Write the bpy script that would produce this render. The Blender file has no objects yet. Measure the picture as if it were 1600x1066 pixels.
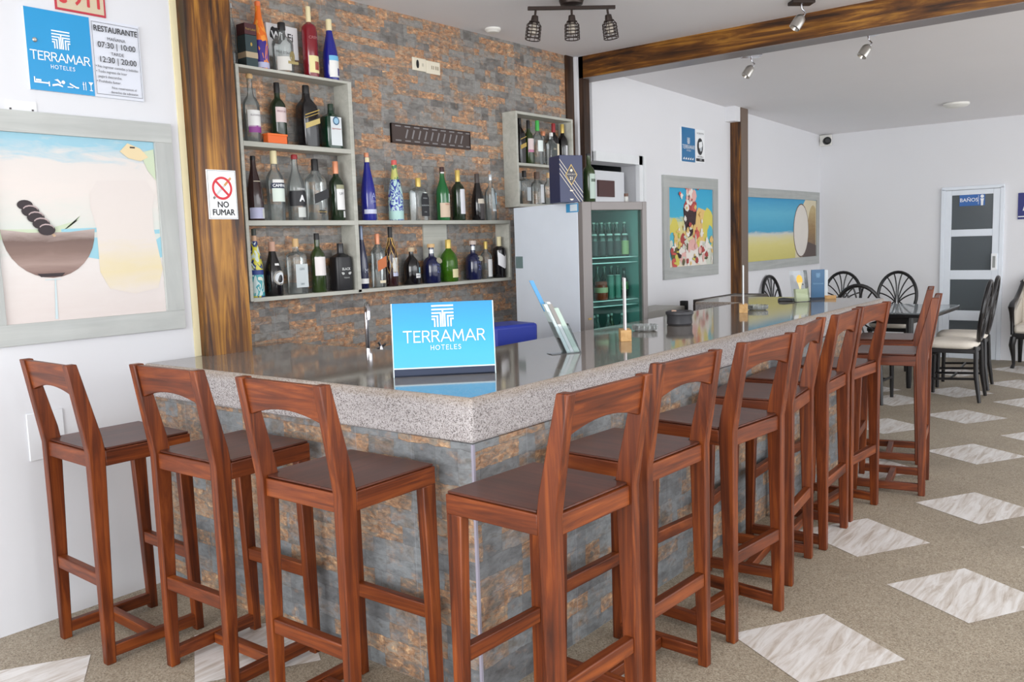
import bpy, math, random
from mathutils import Vector, Matrix
random.seed(7)
PI = math.pi
scn = bpy.context.scene
COL = scn.collection

# ------------------------------------------------------------------ mesh helpers
class MB:
    def __init__(s): s.v = []; s.f = []; s.m = []; s.k = 0
    def add(s, vs, fs, mi=0):
        n = len(s.v); s.v += [tuple(p) for p in vs]
        s.f += [tuple(i + n for i in f) for f in fs]; s.m += [mi] * len(fs); return s
    def box(s, x0, x1, y0, y1, z0, z1, mi=0):
        v = [(x, y, z) for z in (z0, z1) for y in (y0, y1) for x in (x0, x1)]
        return s.add(v, [(0, 2, 3, 1), (4, 5, 7, 6), (0, 1, 5, 4), (2, 6, 7, 3), (0, 4, 6, 2), (1, 3, 7, 5)], mi)
    def prism(s, poly, axis, a0, a1, mi=0):
        # poly: 2-D points in the two other axes (in cyclic x,y,z order left over), extruded along axis
        def P(p, a):
            return {'x': (a, p[0], p[1]), 'y': (p[0], a, p[1]), 'z': (p[0], p[1], a)}[axis]
        n = len(poly); v = [P(p, a0) for p in poly] + [P(p, a1) for p in poly]
        f = [tuple(range(n))[::-1], tuple(range(n, 2 * n))] + [(i, (i + 1) % n, n + (i + 1) % n, n + i) for i in range(n)]
        return s.add(v, f, mi)
    def quad(s, a, b, c, d, mi=0): return s.add([a, b, c, d], [(0, 1, 2, 3)], mi)
    def poly(s, pts, mi=0): return s.add(pts, [tuple(range(len(pts)))], mi)
    def loft(s, rings, mi=0, caps=True, mis=None):
        n = len(rings[0]); v = [p for r in rings for p in r]; f = []; m = []
        for k in range(len(rings) - 1):
            for i in range(n):
                f.append((k * n + i, k * n + (i + 1) % n, (k + 1) * n + (i + 1) % n, (k + 1) * n + i))
                m.append(mis[k] if mis else mi)
        if caps:
            f.append(tuple(range(n))[::-1]); m.append(mis[0] if mis else mi)
            f.append(tuple((len(rings) - 1) * n + i for i in range(n))); m.append(mis[-1] if mis else mi)
        o = len(s.v); s.v += [tuple(p) for p in v]; s.f += [tuple(i + o for i in q) for q in f]; s.m += m; return s
    def lathe(s, prof, n=20, mi=0, cx=0, cy=0, sq=2.0, dy=1.0, caps=True, mis=None):
        rings = []
        for r, z in prof:
            ring = []
            for i in range(n):
                a = 2 * PI * (i + .5) / n; c, q = math.cos(a), math.sin(a)
                k = (abs(c) ** sq + abs(q) ** sq) ** (-1 / sq)
                ring.append((cx + r * k * c, cy + r * k * q * dy, z))
            rings.append(ring)
        return s.loft(rings, mi, caps, mis)
    def tube(s, pts, r, n=8, mi=0, closed=False):
        pts = [Vector(p) for p in pts]; N = len(pts); rings = []
        rr = r if isinstance(r, (list, tuple)) else [r] * N
        up = None
        for i, p in enumerate(pts):
            if closed: t = (pts[(i + 1) % N] - pts[i - 1]).normalized()
            else: t = (pts[min(i + 1, N - 1)] - pts[max(i - 1, 0)]).normalized()
            if up is None:
                up = Vector((0, 0, 1)) if abs(t.z) < .9 else Vector((1, 0, 0))
            a = (up - t * up.dot(t)).normalized(); up = a; b = t.cross(a)
            rings.append([p + (a * math.cos(2 * PI * k / n) + b * math.sin(2 * PI * k / n)) * rr[i] for k in range(n)])
        if closed: rings.append(rings[0])
        return s.loft(rings, mi, caps=not closed)
    def xf(s, M):
        s.v = [tuple(M @ Vector(p)) for p in s.v]; return s
    def build(s, name, mats, parent=None, smooth=35, bevel=0, link=True):
        me = bpy.data.meshes.new(name); me.from_pydata(s.v, [], s.f)
        mats = mats if isinstance(mats, (list, tuple)) else [mats]
        for m in mats: me.materials.append(m)
        me.polygons.foreach_set('material_index', s.m)
        me.validate(); me.update()
        import bmesh
        bm = bmesh.new(); bm.from_mesh(me); bmesh.ops.recalc_face_normals(bm, faces=bm.faces); bm.to_mesh(me); bm.free()
        if smooth:
            me.polygons.foreach_set('use_smooth', [True] * len(me.polygons))
            me.set_sharp_from_angle(angle=math.radians(smooth))
        o = bpy.data.objects.new(name, me); COL.objects.link(o)
        if parent: o.parent = parent
        if bevel:
            b = o.modifiers.new('bevel', 'BEVEL'); b.width = bevel; b.segments = 2; b.limit_method = 'ANGLE'; b.angle_limit = math.radians(40)
        return o

def tag(o, label=None, cat=None, group=None, kind=None):
    if label: o['label'] = label
    if cat: o['category'] = cat
    if group: o['group'] = group
    if kind: o['kind'] = kind
    return o
def empty(name, loc, rz=0, label=None, cat=None, group=None):
    o = bpy.data.objects.new(name, None); o.empty_display_size = .1; COL.objects.link(o)
    o.location = loc; o.rotation_euler = (0, 0, rz); return tag(o, label, cat, group)
def struct(o, label=None): return tag(o, label, kind='structure')
def dup(root, loc, rz, label, group=None):
    r = root.copy(); COL.objects.link(r); r.location = loc; r.rotation_euler = (0, 0, rz); r['label'] = label
    if group: r['group'] = group
    for ch in list(root.children):
        c = ch.copy(); COL.objects.link(c); c.parent = r
        for g in list(ch.children):
            d = g.copy(); COL.objects.link(d); d.parent = c
    return r

# ------------------------------------------------------------------ materials
def s2l(c):
    return tuple(((x / 255) / 12.92 if x / 255 <= .04045 else ((x / 255 + .055) / 1.055) ** 2.4) for x in c) + (1,)
class NT:
    def __init__(s, name):
        s.m = bpy.data.materials.new(name); s.m.use_nodes = True; s.t = s.m.node_tree; s.b = s.t.nodes['Principled BSDF']; s.out = s.t.nodes['Material Output']
    def n(s, typ, **kw):
        d = s.t.nodes.new(typ)
        for k, v in kw.items():
            if k.startswith('i_'): d.inputs[k[2:].replace('_', ' ')].default_value = v
            else: setattr(d, k, v)
        return d
    def l(s, a, b): s.t.links.new(a, b); return s
    def ramp(s, fac, stops, interp='LINEAR'):
        r = s.n('ShaderNodeValToRGB'); r.color_ramp.interpolation = interp; e = r.color_ramp.elements
        while len(e) < len(stops): e.new(.5)
        for q, (p, c) in zip(e, stops): q.position = p; q.color = c if len(c) == 4 else s2l(c)
        s.l(fac, r.inputs['Fac']); return r.outputs['Color']
    def mix(s, fac, a, b, mode='MIX'):
        x = s.n('ShaderNodeMix', data_type='RGBA', blend_type=mode)
        for v, i in ((fac, 0), (a, 6), (b, 7)):
            if hasattr(v, 'is_output'): s.l(v, x.inputs[i])
            else: x.inputs[i].default_value = v
        return x.outputs[2]
    def coords(s, scale=(1, 1, 1), rot=(0, 0, 0), kind='Object', loc=(0, 0, 0)):
        c = s.n('ShaderNodeTexCoord'); mp = s.n('ShaderNodeMapping'); mp.inputs['Scale'].default_value = scale; mp.inputs['Rotation'].default_value = rot; mp.inputs['Location'].default_value = loc
        s.l(c.outputs[kind], mp.inputs['Vector']); return mp.outputs['Vector']
    def noise(s, vec, scale, detail=4, rough=.55, dist=0):
        d = s.n('ShaderNodeTexNoise'); d.inputs['Scale'].default_value = scale; d.inputs['Detail'].default_value = detail; d.inputs['Roughness'].default_value = rough; d.inputs['Distortion'].default_value = dist
        s.l(vec, d.inputs['Vector']); return d.outputs['Fac']
    def bump(s, h, strength=.3, dist=.01):
        b = s.n('ShaderNodeBump'); b.inputs['Strength'].default_value = strength; b.inputs['Distance'].default_value = dist
        s.l(h, b.inputs['Height']); s.l(b.outputs['Normal'], s.b.inputs['Normal'])
    def base(s, c):
        if hasattr(c, 'is_output'): s.l(c, s.b.inputs['Base Color'])
        else: s.b.inputs['Base Color'].default_value = c
    def set(s, **kw):
        for k, v in kw.items(): s.b.inputs[k.replace('_', ' ')].default_value = v
        return s

def plain(name, rgb, rough=.5, metal=0, spec=.5, var=.06, scale=6, coat=0):
    t = NT(name); c = s2l(rgb)
    if var:
        f = t.noise(t.coords(), scale, 3)
        a = tuple(x * (1 - var) for x in c[:3]) + (1,); b = tuple(min(1, x * (1 + var)) for x in c[:3]) + (1,)
        t.base(t.mix(f, a, b))
    else: t.base(c)
    t.set(Roughness=rough, Metallic=metal); t.b.inputs['Specular IOR Level'].default_value = spec
    if coat: t.b.inputs['Coat Weight'].default_value = coat
    return t.m

def m_plaster(name, rgb, bump=.06):
    t = NT(name); v = t.coords(); f = t.noise(v, 1.3, 5); c = s2l(rgb)
    t.base(t.mix(f, tuple(x * .95 for x in c[:3]) + (1,), c)); t.set(Roughness=.75)
    t.bump(t.noise(v, 35, 6), bump, .004); return t.m

def m_stone(name, row=.052, width=.24, bright=1.0, grout=.3, warm=0):
    t = NT(name); c = t.n('ShaderNodeTexCoord'); sp = t.n('ShaderNodeSeparateXYZ'); t.l(c.outputs['Object'], sp.inputs[0])
    ad = t.n('ShaderNodeMath', operation='SUBTRACT'); t.l(sp.outputs['X'], ad.inputs[0]); t.l(sp.outputs['Y'], ad.inputs[1])
    cb = t.n('ShaderNodeCombineXYZ'); t.l(ad.outputs[0], cb.inputs['X']); t.l(sp.outputs['Z'], cb.inputs['Y'])
    vec0 = cb.outputs[0]
    nz = t.n('ShaderNodeTexNoise'); nz.inputs['Scale'].default_value = 22; nz.inputs['Detail'].default_value = 3; t.l(vec0, nz.inputs['Vector'])
    ws = t.n('ShaderNodeVectorMath', operation='SCALE'); ws.inputs['Scale'].default_value = .018; t.l(nz.outputs['Color'], ws.inputs[0])
    va = t.n('ShaderNodeVectorMath', operation='ADD'); t.l(vec0, va.inputs[0]); t.l(ws.outputs[0], va.inputs[1]); vec = va.outputs[0]
    def brick(v, w, h, o, sq, freq=2, mort=.0008):
        b = t.n('ShaderNodeTexBrick'); b.offset = o; b.squash = sq; b.squash_frequency = freq
        b.inputs['Color1'].default_value = (0, 0, 0, 1); b.inputs['Color2'].default_value = (1, 1, 1, 1); b.inputs['Mortar'].default_value = (.3, .3, .3, 1)
        b.inputs['Scale'].default_value = 1; b.inputs['Mortar Size'].default_value = mort; b.inputs['Brick Width'].default_value = w; b.inputs['Row Height'].default_value = h
        b.inputs['Mortar Smooth'].default_value = .5
        t.l(v, b.inputs['Vector']); return b
    b1 = brick(vec, width, row, .37, 1.6, 3); b2 = brick(vec, width * .58, row * 2, .61, .7, 2)
    rnd = t.mix(.38, b1.outputs['Color'], b2.outputs['Color'])
    B = lambda q: tuple(min(255, x * bright * (1 + warm * k)) for x, k in zip(q, (1, 0, -1)))
    def mapped(sc, scale, det=5, rough=.6, dist=.4):
        mp = t.n('ShaderNodeMapping'); mp.inputs['Scale'].default_value = sc; t.l(vec0, mp.inputs['Vector']); return t.noise(mp.outputs[0], scale, det, rough, dist)
    n1 = mapped((1, 2.2, 1), 9); n2 = mapped((1, 1.7, 1), 24, 6, .72, .6); n3 = mapped((1, 2.6, 1), 17, 5, .65, .8); n4 = mapped((1, 1.5, 1), 14, 4)
    slate = t.ramp(t.mix(.5, rnd, n1), [(.2, B((78, 76, 76))), (.34, B((104, 106, 108))), (.46, B((126, 130, 132))), (.54, B((104, 100, 95))), (.64, B((134, 127, 116))), (.8, B((158, 148, 132)))])
    orange = t.ramp(n2, [(.3, B((104, 80, 66))), (.45, B((144, 110, 84))), (.56, B((168, 131, 100))), (.68, B((196, 166, 128)))])
    m1 = t.ramp(rnd, [(.44, (0, 0, 0, 1)), (.62, (1, 1, 1, 1))]); m2 = t.ramp(n3, [(.40, (.08, .08, .08, 1)), (.56, (1, 1, 1, 1))])
    mask = t.mix(1.0, m1, m2, 'MULTIPLY')
    m3 = t.ramp(n4, [(.56, (0, 0, 0, 1)), (.72, (.55, .55, .55, 1))]); mask = t.mix(1.0, mask, m3, 'ADD')
    col = t.mix(mask, slate, orange)
    col = t.mix(.6, col, t.mix(1.0, col, t.ramp(n2, [(.32, (.42, .42, .42, 1)), (.46, (.92, .92, .92, 1)), (.6, (1.08, 1.08, 1.08, 1)), (.72, (1.5, 1.46, 1.4, 1))]), 'MULTIPLY'))
    for b in (b1, b2):
        mu = t.n('ShaderNodeMath', operation='MULTIPLY'); mu.inputs[1].default_value = .45; t.l(b.outputs['Fac'], mu.inputs[0]); col = t.mix(mu.outputs[0], col, s2l((70, 66, 64)))
    if grout:
        g = brick(vec0, grout, 9.0, 0, 1, 2, .0016); mu = t.n('ShaderNodeMath', operation='MULTIPLY'); mu.inputs[1].default_value = .6; t.l(g.outputs['Fac'], mu.inputs[0]); col = t.mix(mu.outputs[0], col, s2l((150, 152, 158)))
    t.base(col); t.set(Roughness=.5)
    t.bump(t.mix(.5, b1.outputs['Color'], n2), .35, .006); return t.m

def m_wood(name, axis, dark, mid, light, rough=.42, scale=1.0, coat=.06, rnd=True, contrast=(.3, .5, .72), big_mix=.55):
    t = NT(name); st = {'x': (1.6, 26, 26), 'y': (26, 1.6, 26), 'z': (26, 26, 1.6)}[axis]
    v = t.coords(tuple(q * scale for q in st))
    if rnd:
        oi = t.n('ShaderNodeObjectInfo'); ml = t.n('ShaderNodeVectorMath', operation='ADD'); cb = t.n('ShaderNodeCombineXYZ')
        mm = t.n('ShaderNodeMath', operation='MULTIPLY'); mm.inputs[1].default_value = 37; t.l(oi.outputs['Random'], mm.inputs[0])
        for k in 'XYZ': t.l(mm.outputs[0], cb.inputs[k])
        t.l(v, ml.inputs[0]); t.l(cb.outputs[0], ml.inputs[1]); v = ml.outputs[0]
    n = t.noise(v, 1.0, 6, .62, 1.2)
    col = t.ramp(n, [(contrast[0], dark), (contrast[1], mid), (contrast[2], light)])
    big = t.noise(t.coords(), 5, 2)
    col = t.mix(big_mix, col, t.mix(1.0, col, t.ramp(big, [(.3, (.6, .55, .5, 1)), (.7, (1.2, 1.2, 1.2, 1))]), 'MULTIPLY'))
    t.base(col); t.set(Roughness=rough); t.b.inputs['Specular IOR Level'].default_value = .35; t.b.inputs['Coat Weight'].default_value = coat; t.b.inputs['Coat Roughness'].default_value = .25
    t.bump(n, .06, .002); return t.m

def m_floor(name):
    t = NT(name); v = t.coords()
    vo = t.n('ShaderNodeTexVoronoi'); vo.inputs['Scale'].default_value = 210; t.l(v, vo.inputs['Vector'])
    bw = t.n('ShaderNodeRGBToBW'); t.l(vo.outputs['Color'], bw.inputs[0])
    c = t.ramp(bw.outputs[0], [(.1, (118, 107, 92)), (.35, (147, 135, 118)), (.6, (160, 149, 132)), (.9, (179, 170, 154))])
    g = t.noise(v, 1.1, 5, .6)
    c = t.mix(.8, c, t.mix(1.0, c, t.ramp(g, [(.3, (.74, .72, .69, 1)), (.68, (1.12, 1.1, 1.07, 1))]), 'MULTIPLY'))
    t.base(c); t.set(Roughness=.62); t.bump(vo.outputs['Distance'], .18, .002); return t.m

def m_marble(name):
    t = NT(name); v = t.coords((3, 26, 1), (0, 0, .52)); n = t.noise(v, 1.0, 7, .68, 1.0)
    t.base(t.ramp(n, [(.28, (158, 142, 126)), (.42, (196, 187, 178)), (.55, (216, 212, 208)), (.75, (232, 230, 228))])); t.set(Roughness=.4); return t.m

def m_granite_top(name):
    t = NT(name); v = t.coords()
    vo = t.n('ShaderNodeTexVoronoi'); vo.inputs['Scale'].default_value = 260; t.l(v, vo.inputs['Vector']); bw = t.n('ShaderNodeRGBToBW'); t.l(vo.outputs['Color'], bw.inputs[0])
    c = t.ramp(bw.outputs[0], [(.1, (92, 84, 78)), (.5, (122, 113, 105)), (.9, (150, 142, 134))])
    b = t.n('ShaderNodeTexBrick'); b.offset = 0; b.inputs['Scale'].default_value = 1; b.inputs['Brick Width'].default_value = .62; b.inputs['Row Height'].default_value = .43; b.inputs['Mortar Size'].default_value = .0012
    b.inputs['Color1'].default_value = (0, 0, 0, 1); b.inputs['Color2'].default_value = (0, 0, 0, 1); b.inputs['Mortar'].default_value = (1, 1, 1, 1); t.l(v, b.inputs['Vector'])
    c = t.mix(b.outputs['Color'], c, s2l((70, 66, 62)))
    t.base(c); t.set(Roughness=.07); t.b.inputs['Specular IOR Level'].default_value = 1.0; t.b.inputs['IOR'].default_value = 1.75; return t.m

def m_speckle(name):
    t = NT(name); v = t.coords()
    vo = t.n('ShaderNodeTexVoronoi'); vo.inputs['Scale'].default_value = 330; t.l(v, vo.inputs['Vector']); bw = t.n('ShaderNodeRGBToBW'); t.l(vo.outputs['Color'], bw.inputs[0])
    c = t.ramp(bw.outputs[0], [(.08, (62, 56, 56)), (.24, (120, 113, 111)), (.42, (164, 157, 155)), (.85, (188, 183, 183))])
    # stained nose along the upper lip
    sp = t.n('ShaderNodeSeparateXYZ'); t.l(v, sp.inputs[0]); r = t.ramp(sp.outputs['Z'], [(0, (0, 0, 0, 1)), (1, (1, 1, 1, 1))])
    mr = t.n('ShaderNodeMapRange'); mr.inputs['From Min'].default_value = 1.062; mr.inputs['From Max'].default_value = 1.092; t.l(sp.outputs['Z'], mr.inputs['Value'])
    st = t.noise(t.coords((1, 1, 5)), 9, 4); mu = t.n('ShaderNodeMath', operation='MULTIPLY'); t.l(mr.outputs[0], mu.inputs[0]); t.l(st, mu.inputs[1])
    c = t.mix(mu.outputs[0], c, s2l((142, 124, 100)))
    t.base(c); t.set(Roughness=.5); t.bump(bw.outputs[0], .1, .002); return t.m

def m_glass(name, tint=(.93, .96, .94), refl=1.0, body=0.0, bodycol=(200, 205, 205)):
    t = NT(name); tr = t.n('ShaderNodeBsdfTransparent'); tr.inputs['Color'].default_value = tint + (1,)
    gl = t.n('ShaderNodeBsdfGlossy'); gl.inputs['Roughness'].default_value = .04
    fr = t.n('ShaderNodeFresnel'); fr.inputs['IOR'].default_value = 1.45
    mu = t.n('ShaderNodeMath', operation='MULTIPLY'); mu.inputs[1].default_value = refl; t.l(fr.outputs[0], mu.inputs[0])
    mx = t.n('ShaderNodeMixShader'); t.l(mu.outputs[0], mx.inputs[0]); t.l(tr.outputs[0], mx.inputs[1]); t.l(gl.outputs[0], mx.inputs[2])
    last = mx
    if body:
        df = t.n('ShaderNodeBsdfDiffuse'); df.inputs['Color'].default_value = s2l(bodycol)
        m2 = t.n('ShaderNodeMixShader'); m2.inputs[0].default_value = body; t.l(mx.outputs[0], m2.inputs[1]); t.l(df.outputs[0], m2.inputs[2]); last = m2
    t.l(last.outputs[0], t.out.inputs['Surface']); return t.m

def m_print(name, cols, scale=(9, 9, 5), dist=1.5):
    t = NT(name); n = t.noise(t.coords(scale), 2.2, 2, .4, dist)
    k = len(cols); t.base(t.ramp(n, [(.3 + .42 * i / max(1, k - 1), c) for i, c in enumerate(cols)], 'CONSTANT')); t.set(Roughness=.3); return t.m
def m_gradz(name, stops, z0, z1, axis='Z', noise=.12, nscale=(2, 2, 9), rough=.7):
    t = NT(name); v = t.coords(); sp = t.n('ShaderNodeSeparateXYZ'); t.l(v, sp.inputs[0])
    mr = t.n('ShaderNodeMapRange'); mr.inputs['From Min'].default_value = z0; mr.inputs['From Max'].default_value = z1; t.l(sp.outputs[axis], mr.inputs['Value'])
    n = t.noise(t.coords(nscale), 2.5, 5, .6, .8); ad = t.n('ShaderNodeMath', operation='MULTIPLY_ADD'); ad.inputs[1].default_value = noise * 2; t.l(n, ad.inputs[0])
    a2 = t.n('ShaderNodeMath', operation='ADD'); a2.inputs[1].default_value = -noise; t.l(mr.outputs[0], a2.inputs[0]); t.l(a2.outputs[0], ad.inputs[2])
    t.base(t.ramp(ad.outputs[0], stops)); t.set(Roughness=rough); return t.m

WHITE = m_plaster('white_plaster', (212, 213, 217))
WHITE2 = m_plaster('grey_white_plaster', (228, 228, 231))
CEIL = m_plaster('ceiling_paint', (240, 238, 240))
STONE = m_stone('ledger_stone_tile', row=.045, width=.2, bright=1.1, grout=.46, warm=.045)
STONE_BAR = m_stone('bar_stone_tile', row=.066, width=.26, bright=1.02, grout=.3)
FLOOR = m_floor('washed_pebble_floor'); MARBLE = m_marble('marble_tile')
TOP = m_granite_top('polished_granite'); EDGE = m_speckle('speckled_edge')
RED = dict(dark=(62, 25, 9), mid=(102, 45, 15), light=(142, 72, 26))
WX, WY, WZ = [m_wood('stool_wood_' + a, a, **RED) for a in 'xyz']
SEAT = m_wood('seat_wood', 'x', (60, 30, 21), (78, 40, 28), (94, 50, 35), rough=.34)
PIL = dict(dark=(46, 25, 10), mid=(106, 64, 20), light=(182, 128, 48))
PZ = m_wood('painted_post', 'z', scale=.55, rough=.36, coat=.1, rnd=False, contrast=(.36, .50, .66), **PIL)
PY = m_wood('painted_beam', 'y', scale=.5, rough=.36, coat=.1, rnd=False, contrast=(.36, .5, .66), **PIL)
PDARK = m_wood('painted_post_dark', 'z', (34, 20, 12), (58, 36, 20), (84, 56, 32), scale=.6, rnd=False)
BEAMUNDER = plain('beam_underside', (126, 118, 116), .35)
SHELF = m_wood('shelf_laminate', 'x', (170, 171, 162), (182, 182, 173), (192, 192, 183), rough=.55, coat=0, scale=.6, big_mix=.15)
FRAMEX = m_wood('frame_laminate_x', 'x', (164, 167, 165), (174, 177, 175), (184, 187, 184), rough=.6, coat=0, scale=.5, big_mix=.12)
FRAMEZ = m_wood('frame_laminate_z', 'z', (160, 163, 161), (170, 173, 171), (180, 183, 180), rough=.6, coat=0, scale=.5, big_mix=.12)
BLACK = plain('black_lacquer', (22, 20, 22), .28)
DARKMET = plain('bronze_metal', (58, 48, 44), .4, .6)
CHROME = plain('chrome', (200, 200, 205), .15, 1.0, var=0)
STEEL = plain('brushed_steel', (190, 186, 180), .3, .9)
CREAM = plain('cream_fabric', (216, 208, 196), .85, scale=40)
PLW = plain('white_plastic', (232, 230, 224), .4); PLC = plain('cream_plastic', (224, 216, 196), .4)
PBLACK = plain('black_plastic', (20, 20, 22), .4)
GLASSCLR = m_glass('clear_glass', (.9, .93, .92), 1.3, .10)
GLASSW = m_glass('door_glass', (.74, .90, .87), .12, .004, (150, 190, 185))
GLASSGR = m_glass('green_clear_glass', (.35, .62, .2), 1.2, .25, (96, 150, 40))
ACRYL = m_glass('acrylic', (.93, .95, .96), 1.0, .06, (230, 240, 245))
def dark(name, rgb): return plain(name, rgb, .12, spec=.7, var=.1)
G_BLACK = dark('black_glass', (20, 18, 20)); G_GREEN = dark('dark_green_glass', (26, 42, 24)); G_DKGR = dark('deep_green_glass', (20, 52, 36))
G_BLUE = dark('cobalt_glass', (26, 32, 130)); G_NAVY = dark('navy_glass', (22, 26, 62)); G_RED = dark('red_glass', (122, 22, 34)); G_MIDGR = dark('emerald_glass', (26, 96, 48)); G_BROWN = dark('brown_glass', (46, 24, 24)); G_OLIVE = dark('olive_glass', (46, 62, 30))
BLUE_SIGN = None
_mc = {}
def C(rgb, rough=.5, metal=0):
    k = (rgb, rough, metal)
    if k not in _mc: _mc[k] = plain('paint_%d_%d_%d' % rgb, rgb, rough, metal, var=.04)
    return _mc[k]
INK = C((34, 34, 38)); WHT = C((240, 242, 244)); SIGNBLUE = C((20, 140, 196), .35); GOLD = C((190, 160, 84), .35, .4)

# ------------------------------------------------------------------ text
def text_mesh(body, size, align='CENTER', sx=1.0, space=1.0):
    cu = bpy.data.curves.new('txt', 'FONT'); cu.body = body; cu.size = size; cu.align_x = align; cu.align_y = 'CENTER'; cu.resolution_u = 3
    cu.space_character = space; cu.space_line = .9
    o = bpy.data.objects.new('txt', cu); COL.objects.link(o); dg = bpy.context.evaluated_depsgraph_get(); dg.update()
    me = bpy.data.meshes.new_from_object(o.evaluated_get(dg))
    v = [(p.co.x * sx, p.co.y) for p in me.vertices]; f = [tuple(p.vertices) for p in me.polygons]
    bpy.data.objects.remove(o); bpy.data.curves.remove(cu); bpy.data.meshes.remove(me); return v, f
def text_copies(body, size, bold=0.0, **kw):
    v, f = text_mesh(body, size, **kw)
    return [([(a + dx, b + dy) for a, b in v], f) for dx, dy in (((-bold, 0), (bold, 0), (0, bold), (0, -bold)) if bold else ((0, 0),))]
def text_on(mb, body, size, O, U, V, mi=0, **kw):
    O, U, V = Vector(O), Vector(U), Vector(V); N = U.cross(V).normalized()
    for v, f in text_copies(body, size, **kw):
        mb.k += 1; mb.add([O + U * x + V * y + N * (mb.k * .00005) for x, y in v], f, mi)
def text_cyl(mb, body, size, R, z, a0, mi=0, **kw):
    for v, f in text_copies(body, size, **kw):
        mb.k += 1; q = R + mb.k * .00005; mb.add([(q * math.cos(a0 + x / R), q * math.sin(a0 + x / R), z + y) for x, y in v], f, mi)
def flat(mb, pts, O, U, V, mi=0):
    O, U, V = Vector(O), Vector(U), Vector(V); N = U.cross(V).normalized(); mb.k += 1; mb.poly([O + U * a + V * b + N * (mb.k * .00002) for a, b in pts], mi)
STROKES = {'T': (.72, [[(0, 1), (.72, 1)], [(.36, 1), (.36, 0)]]), 'E': (.58, [[(.04, 0), (.04, 1)], [(.04, .97), (.58, .97)], [(.04, .52), (.5, .52)], [(.04, .03), (.58, .03)]]),
 'R': (.66, [[(.04, 0), (.04, 1)], [(.04, .97), (.4, .97), (.55, .9), (.6, .74), (.55, .58), (.4, .5), (.04, .5)], [(.36, .5), (.66, 0)]]),
 'A': (.86, [[(0, 0), (.43, 1), (.86, 0)], [(.17, .32), (.69, .32)]]), 'M': (.96, [[(.02, 0), (.12, 1), (.48, .22), (.84, 1), (.94, 0)]]),
 'H': (.7, [[(.04, 0), (.04, 1)], [(.66, 0), (.66, 1)], [(.04, .5), (.66, .5)]]), 'O': (.94, [[(.47 + .44 * math.cos(k * PI / 9), .5 + .48 * math.sin(k * PI / 9)) for k in range(19)]]),
 'L': (.52, [[(.04, 1), (.04, .03), (.52, .03)]]), 'S': (.56, [[(.52, .84), (.4, .96), (.2, .97), (.06, .84), (.08, .66), (.28, .54), (.48, .42), (.53, .22), (.42, .06), (.2, .02), (.03, .15)]])}
def stroke_text(mb, body, h, O, U, V, mi=0, gap=.17, wt=.085):
    """light single-stroke capitals, h = cap height, centred on O"""
    wd = sum(STROKES[c][0] for c in body) + gap * (len(body) - 1); x = -wd / 2; w = wt / 2
    for c in body:
        for ln in STROKES[c][1]:
            for (a, b), (p, q) in zip(ln, ln[1:]):
                dx, dy = p - a, q - b; L = math.hypot(dx, dy); nx, ny = -dy / L * w, dx / L * w; ex, ey = dx / L * w * .6, dy / L * w * .6
                flat(mb, [((x + u) * h, (v - .5) * h) for u, v in ((a - ex + nx, b - ey + ny), (a - ex - nx, b - ey - ny), (p + ex - nx, q + ey - ny), (p + ex + nx, q + ey + ny))], O, U, V, mi)
        x += STROKES[c][0] + gap
def logo_T(mb, O, U, V, s, mi=0):
    """five-stroke T emblem, s = width"""
    R = lambda a, b, c, d: flat(mb, [(a * s, b * s), (c * s, b * s), (c * s, d * s), (a * s, d * s)], O, U, V, mi)
    R(-.5, .43, .5, .5); R(-.5, .26, .5, .33); 
    w = .04
    R(-.5, .10, -.06, .17); R(.06, .10, .5, .17)
    R(-.06 - .07, -.5, -.06, .17); R(.06, -.5, .13, .17); R(-.035, -.5, .035, .28)
    R(-.5, -.05, -.2, .02); R(.2, -.05, .5, .02); R(-.27, -.5, -.2, .02); R(.2, -.5, .27, .02)
    R(-.5, -.18, -.34, -.11); R(.34, -.18, .5, -.11); R(-.4, -.5, -.34, -.11); R(.34, -.5, .4, -.11)

# ------------------------------------------------------------------ setting
WL, WB, WS, XF = 2.06, 2.22, 2.19, 9.74
struct(MB().box(-3.4, .262, WL, WL + .2, 0, 3.3).build('wall_left', WHITE))
struct(MB().box(.262, 3.93, WB, WB + .2, 0, 3.3).build('wall_back', STONE))
mb = MB(); mb.box(3.93, 4.15, WS + .03, WS + .2, 0, 3.3); mb.box(4.15, 4.93, WS, WS + .2, 2.29, 3.3); mb.box(4.93, XF + .2, WS, WS + .2, 0, 3.3)
mb.box(6.76, 6.9, WS - .11, WS, 2.84, 3.02)
struct(mb.build('wall_side', WHITE2))
struct(MB().box(XF, XF + .2, -6, WS, 0, 3.3).build('wall_far', WHITE2))
mb = MB(); mb.box(-3.4, 3.95, -3.6, WB + .2, 3.118, 3.3)
mb.prism([(3.95, 3.07), (XF + .2, 2.912), (XF + .2, 3.3), (3.95, 3.3)], 'y', -6, WS + .2)
struct(mb.build('ceiling', CEIL))
mb = MB().box(-4.6, XF + .2, -5.2, WL + .35, -.1, 0, 0)
T = [(1.96, -1.16), (1.09, -.79), (3.32, -.95), (2.47, -.56), (4.66, -.69), (6.0, -.36), (-.95, 1.50), (-.20, 1.06), (.15, -.36), (2.82, -1.57), (5.45, -1.05), (7.2, -.05), (6.9, -.75), (3.9, -.2), (5.2, -1.9), (7.95, -.5), (8.5, .2), (9.0, -.35), (7.0, .75), (-.9, .2), (.65, -1.5), (6.2, -1.5), (5.3, .1), (7.6, -1.2), (8.6, -.95), (4.1, -1.4), (-1.0, -1.3), (6.5, .35)]
for tx, ty in T:
    a = -.545; u = Vector((math.cos(a), math.sin(a), 0)) * .235; w = Vector((-math.sin(a), math.cos(a), 0)) * .225; c = Vector((tx, ty, .0015))
    mb.quad(c - u - w, c + u - w, c + u + w, c - u + w, 1)
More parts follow.
